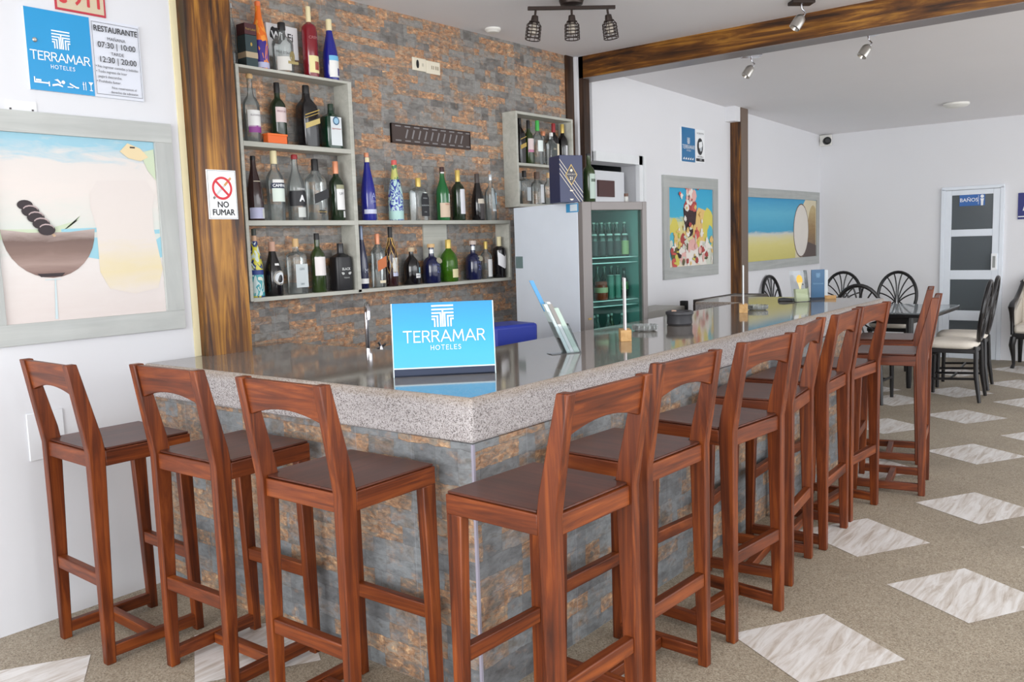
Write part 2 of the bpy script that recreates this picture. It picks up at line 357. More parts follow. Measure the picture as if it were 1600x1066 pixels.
struct(mb.build('floor', [FLOOR, MARBLE], smooth=0))
# painted pillar on the bar, post by the fridge, far post, beam
mb = MB(); mb.box(.264, .521, 1.99, WB - .001, 1.1, 3.117, 0); mb.box(.228, .263, 2.054, 2.059, 1.1, 3.117, 2)
struct(mb.build('trim_1', [PZ, PZ, C((226, 216, 178), .7)]), 'dark and ochre streaked wooden pillar standing on the counter')
mb = MB(); mb.box(3.94, 4.03, 2.135, WB, 0, 3.118, 0); mb.box(3.80, 3.915, 2.205, WB, 0, 3.118, 1)
struct(mb.build('trim_2', [PDARK, PDARK]), 'dark brown painted post behind the fridge')
mb = MB(); mb.box(6.9, 7.08, 2.07, WS, 0, 3.0, 1); mb.box(6.885, 6.9, 2.075, WS, 0, 2.84, 0)
struct(mb.build('trim_3', [PZ, C((112, 94, 80), .4)]), 'ochre sided painted post between the two far paintings')
mb = MB(); mb.box(3.94, 4.14, -6, WB, 2.945, 3.118, 0); mb.box(3.942, 4.138, -6, WB, 2.940, 2.945, 1)
struct(mb.build('trim_4', [PY, BEAMUNDER]), 'dark and ochre streaked ceiling beam')
struct(MB().box(3.905, 3.935, 2.175, 2.205, .9, 3.115).build('trim_5', C((226, 226, 230))), 'white vertical cable conduit beside the dark post')

# doorway behind the fridge
mb = MB(); mb.box(4.87, 4.97, WS - .03, WS + .01, 0, 2.37, 0); mb.box(4.15, 4.97, WS - .03, WS + .01, 2.29, 2.37, 0); mb.box(4.93, 4.97, WS - .045, WS - .03, 0, 2.37, 0)
d = struct(mb.build('door_1', C((226, 228, 230))), 'white door frame behind the fridge')
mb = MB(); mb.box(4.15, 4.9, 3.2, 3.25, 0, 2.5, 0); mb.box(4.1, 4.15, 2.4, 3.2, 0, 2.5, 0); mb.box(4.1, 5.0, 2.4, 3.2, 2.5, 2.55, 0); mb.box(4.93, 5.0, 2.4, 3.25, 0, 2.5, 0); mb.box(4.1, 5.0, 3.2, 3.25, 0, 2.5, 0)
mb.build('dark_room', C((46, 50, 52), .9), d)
mb = MB(); mb.box(4.24, 4.83, 2.30, 2.34, 0, 2.23, 0)
pn = mb.build('door_panel', C((218, 220, 224)), d)
MB().box(4.37, 4.64, 2.285, 2.299, 2.00, 2.145).build('door_window', C((70, 34, 30), .3), d)
# far glazed door
mb = MB(); y0, y1 = .03, .635
mb.box(XF - .035, XF, y0 - .04, y1 + .04, 2.085, 2.125); mb.box(XF - .035, XF, y0 - .045, y0, 0, 2.1); mb.box(XF - .035, XF, y1, y1 + .045, 0, 2.1)
for a, b in ((y0, y0 + .075), (y1 - .075, y1)): mb.box(XF - .03, XF, a, b, 0, 2.08)
for a, b in ((0, .09), (.475, .6), (.985, 1.10), (1.515, 1.6), (2.02, 2.08)): mb.box(XF - .03, XF, y0 + .075, y1 - .075, a, b)
d = struct(mb.build('door_2', C((226, 232, 240), .35), bevel=.004), 'white aluminium door with four dark glass panes in the far wall')
PANE = NT('dark_pane'); PANE.base(s2l((88, 94, 98))); PANE.set(Roughness=.12)
for a, b in ((.09, .475), (.6, .985), (1.10, 1.515), (1.6, 2.02)): MB().box(XF - .018, XF - .008, y0 + .075, y1 - .075, a, b).build('pane', PANE.m, d)
mb = MB(); mb.box(XF - .055, XF - .03, .045, .105, 1.10, 1.30); mb.box(XF - .057, XF - .055, .06, .09, 1.13, 1.27, 1); mb.build('door_handle', [WHT, C((150, 152, 150))], d)

# ------------------------------------------------------------------ bar
mb = MB()
outer = [(0, 0), (3.98, 0), (3.98, .45), (4.72, .45), (4.72, 1.15), (4.3, 1.15), (4.3, .84), (.78, .84), (.78, 2.215), (.265, 2.215), (.265, 2.058), (0, 2.058)]
mb.prism(outer, 'z', 0, .94, 0)
o = mb.build('bar_counter', STONE_BAR, smooth=0); tag(o, 'bar base clad in grey and orange ledger stone tiles under the granite worktop', 'bar counter')
MB().box(-.004, .006, -.004, .006, 0, .94).build('corner_trim', C((150, 146, 160), .4), o)
mb = MB()
for i, x in enumerate((0,)):
    pass
top = [(0, 0), (4.85, 0), (4.85, 1.28), (4.2, 1.28), (4.2, .9), (.86, .875), (.86, 2.218), (.265, 2.218), (.265, 2.058), (-.045, 2.058)]
n = len(top); mb.add([(x, y, .94) for x, y in top] + [(x, y, 1.1) for x, y in top], [tuple(range(n))[::-1]] + [(i, (i + 1) % n, n + (i + 1) % n, n + i) for i in range(n)], 1)
mb.add([(x, y, 1.1) for x, y in top], [tuple(range(n))], 0)
import bmesh
o = mb.build('bar_worktop', [TOP, EDGE], smooth=0)
bm = bmesh.new(); bm.from_mesh(o.data); bmesh.ops.remove_doubles(bm, verts=bm.verts, dist=.0005); bm.to_mesh(o.data); bm.free()
bv = o.modifiers.new('bevel', 'BEVEL'); bv.width = .012; bv.segments = 3; bv.limit_method = 'ANGLE'; bv.angle_limit = math.radians(40); bv.material = 1
tag(o, 'polished grey granite worktop with thick speckled edge running along the bar', 'counter')
# lower sink counter behind the bar
mb = MB(); mb.box(.80, 2.3, 1.62, 2.215, .86, .90, 0); mb.box(.80, 2.28, 1.66, 2.215, 0, .86, 1)
o = mb.build('sink_counter', [TOP, STONE_BAR], smooth=0); tag(o, 'low back counter with a tap against the stone wall', 'counter')
t = empty('faucet', (1.30, 1.96, .90), math.radians(236), 'chrome gooseneck tap standing behind the bar by the stone wall', 'tap')
MB().lathe([(.03, 0), (.03, .012), (.016, .03), (.016, .1)], 16).build('base', CHROME, t)
mb = MB(); mb.tube([(0, 0, .1), (0, 0, .30)] + [(.045 - .045 * math.cos(a), -.0, .34 + .05 * math.sin(a)) for a in (0, .5, 1, 1.57, 2.1, 2.6, 3.14)] + [(.09, 0, .30)], .013, 10); mb.build('spout', CHROME, t)
mb = MB()
for k in range(4):
    a = k * PI / 2 + .5; mb.tube([(.03, .075, .13), (.03, .075 + .032 * math.cos(a), .13 + .032 * math.sin(a))], .007, 6)
mb.lathe([(.013, .0), (.013, .12), (.006, .14)], 10, cx=.03, cy=.075); mb.build('handle', CHROME, t)

# ------------------------------------------------------------------ bar stools
HW, HD, ZS, ZT, LN = .214, .213, .872, 1.214, .056
def rear_x(z): return -HD if z <= .86 else -HD - LN * (z - .86) / (ZT - .86)
def front_x(z):
    P = [(0, -HD + .038), (.79, -HD + .064), (.88, -HD + .068), (ZT, -HD - LN + .042)]
    for (a, b), (c, d) in zip(P, P[1:]):
        if z <= c: return b + (d - b) * (z - a) / (c - a)
    return P[-1][1]
def make_stool(name, loc, rz, label, group):
    t = empty(name, loc, rz, label, 'bar stool', group); TH = .037
    zs = [0, .4, .79, .86, .92, 1.05, ZT]
    for s in (1, -1):
        pr = [(front_x(z), z) for z in zs] + [(rear_x(z), z) for z in zs[::-1]]
        a, b = sorted((s * HW, s * (HW - TH)))
        MB().prism(pr, 'y', a, b).build('rear_leg', WZ, t, smooth=20, bevel=.004)
    for s in (1, -1):
        a, b = sorted((s * HW, s * (HW - TH)))
        MB().prism([(HD, 0), (HD, .802), (HD - .062, .802), (HD - .036, 0)], 'y', a, b).build('leg', WZ, t, smooth=20, bevel=.004)
    for s in (1, -1):
        a, b = sorted((s * HW, s * (HW - .03)))
        MB().box(-HD + .064, HD, a, b, .80, .862).build('seat_rail', WX, t, bevel=.003)
    MB().box(HD - .03, HD, -HW + .03, HW - .03, .80, .862).build('seat_rail', WY, t, bevel=.003)
    MB().box(-HD + .012, -HD + .045, -HW + TH, HW - TH, .80, .862).build('seat_rail', WY, t, bevel=.003)
    mb = MB(); q = HW - TH - .001
    mb.prism([(-HD + .02, -q), (-HD + .070, -q), (-HD + .070, -HW + .004), (HD - .004, -HW + .004), (HD - .004, HW - .004), (-HD + .070, HW - .004), (-HD + .070, q), (-HD + .02, q)], 'z', .8625, ZS)
    mb.build('seat', SEAT, t, bevel=.004)
    # arched top rail between the posts, leaning with them
    mb = MB(); N = 12; lo = []; W = HW - TH
    for i in range(N + 1):
        y = -W + 2 * W * i / N; lo.append((y, 1.088 + .030 * (1 - (y / W) ** 2)))
    prof = lo + [(W, ZT - .004), (-W, ZT - .004)]; n = len(prof)
    f = lambda y, z, k: (rear_x(z) + (.010 if k == 0 else .032), y, z)
    mb.add([f(y, z, 0) for y, z in prof] + [f(y, z, 1) for y, z in prof], [tuple(range(n))[::-1], tuple(range(n, 2 * n))] + [(i, (i + 1) % n, n + (i + 1) % n, n + i) for i in range(n)])
    mb.build('top_rail', WY, t, smooth=25, bevel=.002)
    MB().box(-HD + .006, -HD + .040, -HW + TH, HW - TH, .318, .37).build('foot_rail', WY, t, bevel=.004)
    MB().box(HD - .042, HD - .010, -HW + TH, HW - TH, .318, .37).build('foot_rail', WY, t, bevel=.004)
    for s in (1, -1):
        MB().box(-HD + .036, HD - .035, s * (HW - .02) - .016, s * (HW - .02) + .016, .024, .072).build('floor_rail', WX, t, bevel=.003)
    MB().box(-.02, .016, -HW + .04, HW - .04, .026, .07).build('stretcher', WY, t, bevel=.003)
    return t
G = 'reddish wooden bar stools around the bar'
SPOTS = [(-.423, 1.626, -.016, 'reddish brown wooden bar stool against the white wall, leftmost'),
 (-.278, 1.015, .028, 'reddish brown wooden bar stool second from the white wall at the short side'),
 (-.276, .336, .015, 'reddish brown wooden bar stool on the short side nearest the bar corner'),
 (-.082, -.356, 1.532, 'orange brown bar stool in front of the bar corner, first on the long side'),
 (.522, -.302, 1.529, 'reddish wooden bar stool second along the long side from the corner'),
 (1.16, -.334, 1.476, 'reddish wooden bar stool third along the long side from the corner'),
 (1.795, -.265, 1.695, 'narrow looking wooden bar stool turned slightly, fourth along the long side'),
 (2.355, -.25, 1.623, 'turned wooden bar stool fifth along the long side of the bar'),
 (2.891, -.24, 1.501, 'wooden bar stool sixth along the long side, before the two edge-on stools'),
 (3.562, -.406, 1.742, 'edge-on wooden bar stool near the far end, nearer of the two in profile'),
 (4.30, -.20, 1.781, 'edge-on dark reddish bar stool at the far end of the bar, last one')]
st0 = None
for x, y, r, lb in SPOTS:
    if st0 is None: st0 = make_stool('bar_stool', (x, y, 0), r, lb, G)
    else: dup(st0, (x, y, 0), r, lb, G)

# ------------------------------------------------------------------ wall shelves
FY, BY = 2.09, WB
th = .02
mb = []
t = empty('wall_shelf', (.6, WB, 1.35), 0, 'tall grey laminate bottle shelf with stepped lower wing on the stone wall', 'shelf')
def sb(name, x0, x1, z0, z1, m=SHELF): 
    b = MB().box(x0 - .6, x1 - .6, FY - WB, 0, z0 - 1.35, z1 - 1.35).build(name, m, t, bevel=.0015); return b
sb('side_panel', .60, .62, 1.35, 2.60); sb('side_panel', 1.365, 1.393, 1.35, 2.60)
sb('shelf_board', .62, 1.365, 2.585, 2.60); sb('shelf_board', .62, 1.365, 2.178, 2.205); sb('shelf_board', .62, 1.365, 1.757, 1.785); sb('shelf_board', .62, 2.845, 1.346, 1.368)
sb('shelf_board', 1.393, 2.865, 1.760, 1.785); sb('side_panel', 2.845, 2.865, 1.346, 1.76)
MB().box(2.07 - .6, 2.30 - .6, -.012, 0, 1.368 - 1.35, 1.76 - 1.35).build('back_strip', SHELF, t)
t = empty('wall_cabinet', (2.97, WB, 1.885), 0, 'small open grey laminate bottle cabinet above the fridge', 'shelf')
for nm, a in (('side_panel', (0, .02, 0, .70)), ('side_panel', (.72, .74, 0, .70)), ('shelf_board', (.02, .72, .68, .70)), ('shelf_board', (.02, .72, .305, .325)), ('shelf_board', (.02, .72, 0, .022))):
    MB().box(a[0], a[1], FY - WB, 0, a[2], a[3]).build(nm, SHELF, t, bevel=.0015)

# ------------------------------------------------------------------ bottles
PROF = {
 'wine':   [(.94, 0), (1, .012), (1, .60), (.93, .655), (.66, .71), (.42, .745), (.36, .78), (.34, .97), (.37, .975), (.37, 1)],
 'slope':  [(.94, 0), (1, .012), (1, .36), (.92, .48), (.70, .62), (.48, .74), (.36, .84), (.31, .97), (.34, .975), (.34, 1)],
 'spirit': [(.94, 0), (1, .015), (1, .56), (.95, .62), (.72, .68), (.42, .73), (.33, .78), (.31, .97), (.33, .975), (.33, 1)],
 'long':   [(.94, 0), (1, .015), (1, .50), (.92, .58), (.66, .67), (.42, .76), (.33, .84), (.31, .97), (.33, .975), (.33, 1)],
 'shoulder': [(.94, 0), (1, .015), (1, .66), (.95, .71), (.7, .745), (.34, .77), (.29, .80), (.28, .97), (.31, .975), (.31, 1)],
 'squat':  [(.90, 0), (1, .03), (1, .46), (.95, .55), (.80, .64), (.55, .71), (.34, .76), (.28, .80), (.26, .96), (.29, .965), (.29, 1)],
 'flagon': [(.86, 0), (.97, .05), (1, .30), (.98, .46), (.86, .57), (.60, .64), (.33, .68), (.29, .73), (.28, .95), (.31, .955), (.31, 1)],
 'sqspirit': [(.96, 0), (1, .015), (1, .62), (.95, .67), (.62, .74), (.40, .79), (.36, .83), (.34, .97), (.37, .975), (.37, 1)],
 'flat':   [(.96, 0), (1, .02), (1, .66), (.95, .71), (.6, .755), (.34, .785), (.30, .81), (.28, .97), (.31, .975), (.31, 1)],
}
def rad(prof, f):
    for (r0, z0), (r1, z1) in zip(prof, prof[1:]):
        if f <= z1: return r0 + (r1 - r0) * (f - z0) / max(1e-6, z1 - z0)
    return prof[-1][0]
def bottle(name, label, x, y, z, H, W, kind, glass, cap=None, labels=(), sq=2.0, dy=1.0, texts=(), rz=0, group=None, extras=None, bands=None):
    """cap=(height fraction from top, material, radius factor); labels=[(f0,f1,material,half arc deg, centre deg)]"""
    t = empty(name, (x, y, z), rz, label, 'bottle', group); R = W / 2; pf = PROF[kind]; R0 = R / (2 ** (.5 - 1 / sq)) if False else R
    prof = [(max(.001, r * R0), f * H) for r, f in pf]; n = 24 if sq == 2 else 32
    ce = cap[0] if cap else 0
    body = [(r, zz) for r, zz in prof if zz < H * (1 - ce) - .002] + [(rad(pf, 1 - ce) * R0, H * (1 - ce))] if ce else prof
    mats = [glass]; mis = None
    if bands:
        extra = []
        fs = sorted(set([zz / H for _, zz in body] + [b[0] for b in bands] + [b[1] for b in bands]))
        fs = [f for f in fs if f <= 1 - ce + 1e-6]
        body = [(rad(pf, f) * R0, f * H) for f in fs]; mats = [glass] + [b[2] for b in bands]; mis = []
        for a, b in zip(fs, fs[1:]):
            k = 0
            for j, bd in enumerate(bands):
                if a >= bd[0] - 1e-6 and b <= bd[1] + 1e-6: k = j + 1
            mis.append(k)
    MB().lathe(body, n, sq=sq, dy=dy, mis=mis).build('glass_body', mats, t, smooth=40)
    if cap:
        r = rad(pf, 1 - ce / 2) * R0 * cap[2]; z0 = H * (1 - ce)
        MB().lathe([(r, z0 - .003), (r * 1.03, z0 + .002), (r, H - .004), (r * .9, H)], 16).build('cap', cap[1], t, smooth=40)
    for lb in labels:
        f0, f1, m = lb[:3]; ha = math.radians(lb[3] if len(lb) > 3 else 62); ca = math.radians(lb[4] if len(lb) > 4 else -90)
        if sq == 2:
            mb = MB(); N = 14; v = []
            for i in range(N + 1):
                a = ca - ha + 2 * ha * i / N
                for f in (f0, f1):
                    rr = rad(pf, f) * R0 + .0012; v.append((rr * math.cos(a), rr * math.sin(a) * dy, f * H))
            mb.add(v, [(2 * i, 2 * i + 2, 2 * i + 3, 2 * i + 1) for i in range(N)]); mb.build('label', m, t)
        else:
            w = R0 * math.sin(ha) * .98; sl = lb[5] if len(lb) > 5 else 0; yy = -R0 * dy - .0013
            MB().quad((-w, yy, f0 * H - sl * w), (w, yy, f0 * H + sl * w), (w, yy, f1 * H + sl * w), (-w, yy, f1 * H - sl * w)).build('label', m, t)
    if texts:
        mb = MB(); ms = []
        for tx in texts:
            body_, size, f, m = tx[:4]; kw = tx[4] if len(tx) > 4 else {}
            if m not in ms: ms.append(m)
            if sq == 2 and dy == 1: text_cyl(mb, body_, size, rad(pf, f) * R0 + .0028, f * H, -PI / 2, ms.index(m), **kw)
            else: text_on(mb, body_, size, (0, -R0 * dy - .003, f * H), (1, 0, 0), (0, 0, 1), ms.index(m), **kw)
        mb.build('lettering', ms, t, smooth=0)
    if extras: extras(t, R0, H)
    return t
CORK = C((206, 170, 120)); CAPC = C((226, 214, 172)); CAPK = C((24, 22, 24)); CAPR = C((150, 40, 44)); CAPCU = C((212, 140, 104), .35, .2); CAPG = C((206, 178, 96), .35, .3); CAPW = C((228, 226, 222)); SILV = C((190, 196, 200), .3, .5)
LW = C((226, 226, 224)); LCR = C((228, 216, 188)); LPK = C((214, 196, 194)); LK = C((30, 30, 34)); LPUR = C((140, 60, 140)); LOR = C((196, 110, 60)); LSKY = C((110, 180, 220)); LAVE = C((176, 178, 206))
G1 = 'bottles along the top of the tall shelf'; G2 = 'bottles on the second row of the tall shelf'; G3 = 'bottles on the third row of the tall shelf'; G4 = 'bottles on the bottom row of the tall shelf'
G5 = 'bottles standing on top of the long shelf wing'; G6 = 'bottles inside the long shelf wing'; G7 = 'bottles in the small cabinet'; G8 = 'bottles on the fridge'
zT, z2, z3, z4, zM, zB, BYc = 2.60, 2.205, 1.785, 1.368, 1.785, 1.368, 2.15
# top row
t = empty('gift_box', (.715, 2.135, zT), 0, 'tall dark teal whisky gift box with red top band on the top shelf', 'box')
mb = MB(); mb.box(-.036, .036, -.036, .036, 0, .163, 0); mb.box(-.0365, .0365, -.0365, .0365, .165, .222, 1); mb.box(-.0372, .0372, -.0372, .0372, .045, .075, 2); mb.build('carton', [C((38, 58, 62)), C((74, 30, 36)), C((176, 158, 130))], t)
mb = MB(); text_on(mb, 'Red Label', .016, (0, -.0378, .192), (1, 0, 0), (0, 0, 1)); mb.poly([(.006 * math.cos(a), -.0368, .115 + .010 * math.sin(a)) for a in [k * PI / 5 for k in range(10)]]); mb.build('lettering', GOLD, t, smooth=0)
bottle('liquor_bottle', 'clear slender bottle standing behind the teal gift box on the top shelf', .667, 2.195, zT, .335, .042, 'spirit', GLASSCLR, (.06, SILV, 1.05), group=G1)
PR1 = m_print('purple_print', [(58, 40, 130), (58, 40, 130), (232, 140, 40), (90, 60, 170), (214, 90, 40)], (11, 11, 4)); PR1o = m_print('orange_print', [(226, 110, 36), (236, 150, 60), (90, 50, 120)], (10, 10, 4))
bottle('liquor_bottle', 'orange and purple printed sleeve bottle on the top shelf', .807, BYc, zT, .362, .090, 'slope', PR1, (.06, C((232, 120, 70)), 1.1), bands=[(.02, .10, LAVE), (.42, .95, PR1o)], group=G1)
def crest(t, R, H):
    mb = MB(); pts = [(.024 * math.cos(k * PI / 8), .03 * math.sin(k * PI / 8)) for k in range(16)]
    mb.poly([(a + .022, -R * math.cos((a + .022) / R) - .003, .085 + b) for a, b in pts], 0); mb.box(-.012, .056, -R - .002, -R + .006, .045, .06, 0); mb.build('emblem', [C((176, 160, 110), .3, .4)], t)
bottle('liquor_bottle', 'round clear bottle with black cap and gold emblem on the top shelf', .952, BYc - .005, zT, .275, .118, 'spirit', GLASSCLR, (.14, CAPK, 1.15), [(.03, .30, C((206, 204, 198)), 40, -120)], extras=crest, group=G1)
bottle('liquor_bottle', 'red bottle with cream cap on the top shelf', 1.149, BYc, zT, .398, .088, 'shoulder', G_RED, (.22, CAPC, 1.1), [(.06, .30, C((228, 216, 160)), 60, -80), (.10, .22, C((150, 50, 50)), 22, -75)], texts=[('CREMA', .022, .55, C((170, 110, 112)))], group=G1)
bottle('liquor_bottle', 'cobalt blue bottle with sky blue and white label on the top shelf', 1.296, BYc, zT, .352, .090, 'slope', G_BLUE, (.18, CAPC, 1.15), [(.05, .32, LW, 55, -85), (.32, .40, LSKY, 55, -85), (.08, .2, C((50, 44, 120)), 16, -60)], group=G1)
# wifi sign on the wall
t = empty('wifi_sign', (1.0, WB, 2.70), 0, 'white framed square wifi sign on the stone wall behind the round bottle', 'sign')
MB().box(-.107, .107, -.018, 0, 0, .18).build('panel', C((226, 226, 228)), t, bevel=.003)
mb = MB(); O = (0, -.019, .09)
flat(mb, [(-.085 + .05 * 1 + .052 * math.cos(a), .025 + .045 * math.sin(a) + (.012 if abs(math.sin(2 * a)) > .7 else 0)) for a in [k * PI / 10 for k in range(20)]], O, (1, 0, 0), (0, 0, 1), 0)
text_on(mb, 'Wi', .062, (-.038, -.0195, .115), (1, 0, 0), (0, 0, 1), 1, bold=.0015); text_on(mb, 'Fi', .062, (.052, -.0195, .115), (1, 0, 0), (0, 0, 1), 0, bold=.0008); text_on(mb, 'FREE ZONE', .02, (0, -.0195, .03), (1, 0, 0), (0, 0, 1), 0)
mb.build('lettering', [INK, WHT], t, smooth=0)
# second row
def ballcork(t, R, H): MB().lathe([(.004, H - .004), (.016, H + .0), (.02, H + .012), (.016, H + .024), (.004, H + .028)], 14).build('stopper', CORK, t)
bottle('liquor_bottle', 'clear bottle with ball cork and white and purple label on the second row', .724, BYc, z2, .34, .09, 'spirit', GLASSCLR, None, [(.24, .50, LW, 62), (.15, .26, LPUR, 58)], texts=[('ELEGANCE', .014, .42, C((120, 110, 120)))], extras=ballcork, group=G2)
t = empty('storage_box', (.845, 2.118, z2), 0, 'small orange plastic box lying before the bottles on the second row', 'box')
MB().box(-.064, .064, -.024, .024, 0, .046).build('tray', C((226, 104, 40)), t, bevel=.004); MB().box(-.067, .067, -.027, .027, .041, .053).build('lid', C((232, 112, 46)), t, bevel=.003)
bottle('wine_bottle', 'dark green wine bottle with pinkish label standing behind the orange box', .915, 2.172, z2, .345, .088, 'wine', G_GREEN, (.16, CAPK, 1.06), [(.36, .60, LPK, 58, -85)], texts=[('MOSCATO', .014, .53, C((140, 90, 110)))], group=G2)
bottle('liquor_bottle', 'black square bottle with slanted gold bands on the second row', 1.099, BYc, z2, .348, .108, 'sqspirit', G_BLACK, (.13, CAPK, 1.08), [(.545, .56, GOLD, 80, -90, .35), (.50, .51, GOLD, 80, -90, .35), (.335, .42, C((196, 176, 112), .35, .3), 80, -90, .35)], sq=5, dy=.9, group=G2)
def stag(t, R, H):
    mb = MB(); pts = [(.024 * math.cos(k * PI / 12), .024 * math.sin(k * PI / 12)) for k in range(24)]
    flat(mb, pts, (0, -R * .72 - .0028, .16 * 1 + .0), (1, 0, 0), (0, 0, 1), 0); flat(mb, [(a * .72, b * .72) for a, b in pts], (0, -R * .72 - .0034, .16), (1, 0, 0), (0, 0, 1), 1)
    text_on(mb, 'Jägermeister', .0135, (0, -R * .72 - .003, .115), (1, 0, 0), (0, 0, 1), 2); mb.build('emblem', [C((40, 84, 120)), C((150, 190, 214)), C((170, 70, 70))], t, smooth=0)
bottle('liquor_bottle', 'square dark green herbal liqueur bottle with white label on the second row', 1.275, BYc, z2, .262, .116, 'flat', G_DKGR, (.13, C((30, 50, 36)), 1.05), [(.07, .70, C((214, 220, 222)), 46)], sq=5, dy=.72, extras=stag, group=G2)
# third row
bottle('wine_bottle', 'tall dark brown sloping bottle with low lilac label at the left of the third row', .712, BYc, z3, .35, .088, 'slope', G_BROWN, (.06, CAPK, 1.05), [(.03, .20, LAVE, 60, -110), (.04, .18, C((206, 208, 200)), 26, -48), (.60, .612, C((200, 190, 170)), 40)], group=G3)
bottle('liquor_bottle', 'clear bottle with cream cap, blue band and white label on the third row', .848, BYc, z3, .385, .098, 'spirit', GLASSCLR, (.18, CAPC, 1.2), [(.27, .46, C((214, 226, 216)), 56), (.46, .535, C((34, 48, 74)), 60), (.54, .585, LW, 50)], texts=[('CAMPARI', .022, .497, WHT, dict(bold=.0006))], group=G3)
bottle('liquor_bottle', 'clear bottle with wide black and white label on the third row', .99, BYc, z3, .372, .1, 'long', GLASSCLR, (.06, CAPR, 1.15), [(.22, .45, LK, 85), (.05, .20, C((196, 200, 196)), 30)], texts=[('A', .05, .33, WHT, dict(bold=.002)), ('NEVADA', .014, .475, WHT)], group=G3)
bottle('liquor_bottle', 'clear square bottle with black slanted label and black cap on the third row', 1.133, BYc, z3, .355, .108, 'sqspirit', GLASSCLR, (.18, CAPK, 1.08), [(.32, .47, LK, 85, -90, .35), (.11, .17, LK, 25)], sq=5, dy=.9, texts=[('BLACK LABEL', .011, .14, GOLD)], group=G3)
bottle('wine_bottle', 'dark wine bottle with copper neck and grey white label on the third row', 1.287, BYc, z3, .35, .088, 'wine', G_GREEN, (.20, CAPCU, 1.1), [(.18, .53, LW, 50, -80), (.05, .16, LW, 18, -62), (.53, .60, C((150, 150, 120)), 40, -90)], texts=[('UM', .022, .45, C((120, 124, 130)))], group=G3)
# bottom row
PR2 = m_print('yellow_print', [(206, 222, 214), (212, 204, 60), (30, 50, 110), (206, 222, 214), (60, 150, 160)], (10, 10, 5)); PR2b = m_print('teal_print', [(200, 220, 220), (60, 160, 170), (220, 226, 210), (214, 206, 80)], (10, 10, 6))
bottle('liquor_bottle', 'yellow, white and blue printed sleeve bottle at the left of the bottom row', .688, BYc, z4, .374, .078, 'slope', PR2, (.10, C((60, 64, 60)), 1.05), bands=[(.02, .33, PR2b), (.33, .40, C((40, 60, 130))), (.82, .9, C((200, 160, 130)))], group=G4)
def roundlab(t, R, H):
    mb = MB()
    for r, m, e in ((.042, 1, .002), (.034, 0, .003)):
        v = []; N = 24
        c = .10
        pts = [(r * math.cos(k * 2 * PI / N), r * .95 * math.sin(k * 2 * PI / N)) for k in range(N)]
        mb.poly([((R + e) * math.cos(-PI / 2 + .18 + a / R), (R + e) * math.sin(-PI / 2 + .18 + a / R), c + b) for a, b in pts], m)
    mb.build('label', [C((222, 226, 230)), C((176, 170, 160))], t)
bottle('liquor_bottle', 'black bottle with round white label on the bottom row', .80, BYc, z4, .302, .1, 'slope', G_BLACK, (.17, C((190, 150, 130)), 1.15), [(.56, .60, LW, 20)], extras=roundlab, group=G4)
bottle('liquor_bottle', 'clear square bottle with wooden cork and pale label on the bottom row', .962, BYc, z4, .316, .1, 'shoulder', GLASSCLR, (.14, CORK, 1.3), [(.12, .54, C((196, 204, 206)), 60)], sq=5, dy=.9, texts=[('GIN', .02, .45, C((120, 134, 140))), ('DRY', .014, .18, C((90, 110, 120)))], group=G4)
bottle('wine_bottle', 'green wine bottle with blank white label on the bottom row', 1.116, BYc, z4, .344, .086, 'wine', G_OLIVE, (.10, CAPK, 1.05), [(.285, .60, C((228, 222, 220)), 62)], group=G4)
def skull(t, R, H):
    mb = MB(); y = -R * .7 - .003
    text_on(mb, 'BLACK', .021, (0, y, .128), (1, 0, 0), (0, 0, 1), bold=.0008); text_on(mb, 'TEQUILA', .011, (0, y, .076), (1, 0, 0), (0, 0, 1))
    for s in (-1, 1): flat(mb, [(s * (.026 + .012 * math.cos(a)), .008 * math.sin(a) + (.004 if math.cos(a) > .5 else 0)) for a in [k * PI / 5 for k in range(10)]], (0, y, .102), (1, 0, 0), (0, 0, 1))
    mb.build('lettering', C((190, 192, 190)), t, smooth=0)
bottle('liquor_bottle', 'matt black square bottle with white lettering at the right of the bottom row', 1.29, BYc, z4, .282, .125, 'flat', C((26, 25, 28), .4), (.20, C((40, 40, 44), .3), 1.1), sq=5, dy=.7, extras=skull, group=G4)
# on the wing
bottle('liquor_bottle', 'cobalt blue sloping bottle with silver print on the long shelf wing', 1.538, BYc, zM, .415, .092, 'slope', G_BLUE, (.06, CAPCU, 1.05), [(.86, .93, CAPC, 80), (.10, .165, C((196, 200, 220)), 80)], texts=[('A', .05, .36, C((150, 160, 210))), ('AZUL', .016, .28, C((170, 180, 220)))], group=G5)
PR3 = m_print('blue_white_print', [(176, 204, 206), (40, 56, 150), (176, 206, 204), (52, 70, 160), (200, 216, 210)], (11, 11, 7)); PR3n = m_print('green_orange_print', [(190, 190, 110), (70, 120, 90), (220, 170, 120)], (12, 12, 6))
bottle('liquor_bottle', 'blue and pale green printed sleeve bottle with red cap on the wing', 1.77, BYc, zM, .382, .098, 'slope', PR3, (.07, C((206, 90, 84)), 1.15), bands=[(.02, .16, C((170, 206, 200))), (.68, .94, PR3n)], group=G5)
def blackpanel(t, R, H):
    mb = MB(); y = -R * .62 - .002; w = .036
    flat(mb, [(-w, 0), (w, 0), (w, .12), (w * .6, .15), (-w * .6, .15), (-w, .12)], (.018, y, .028), (1, 0, 0), (0, 0, 1), 0)
    for z, s, tx in ((.145, .014, 'VODKA'), (.098, .017, 'RUSSKAYA'), (.055, .012, 'LUXE')): text_on(mb, tx, s * .8, (.018, y - .001, z), (1, 0, 0), (0, 0, 1), 1)
    mb.build('label', [LK, C((190, 196, 196))], t, smooth=0)
bottle('liquor_bottle', 'clear flat bottle with arched black label on the wing', 1.98, BYc, zM, .278, .125, 'flat', GLASSCLR, (.20, CAPG, 1.0), sq=5, dy=.62, extras=blackpanel, group=G5)
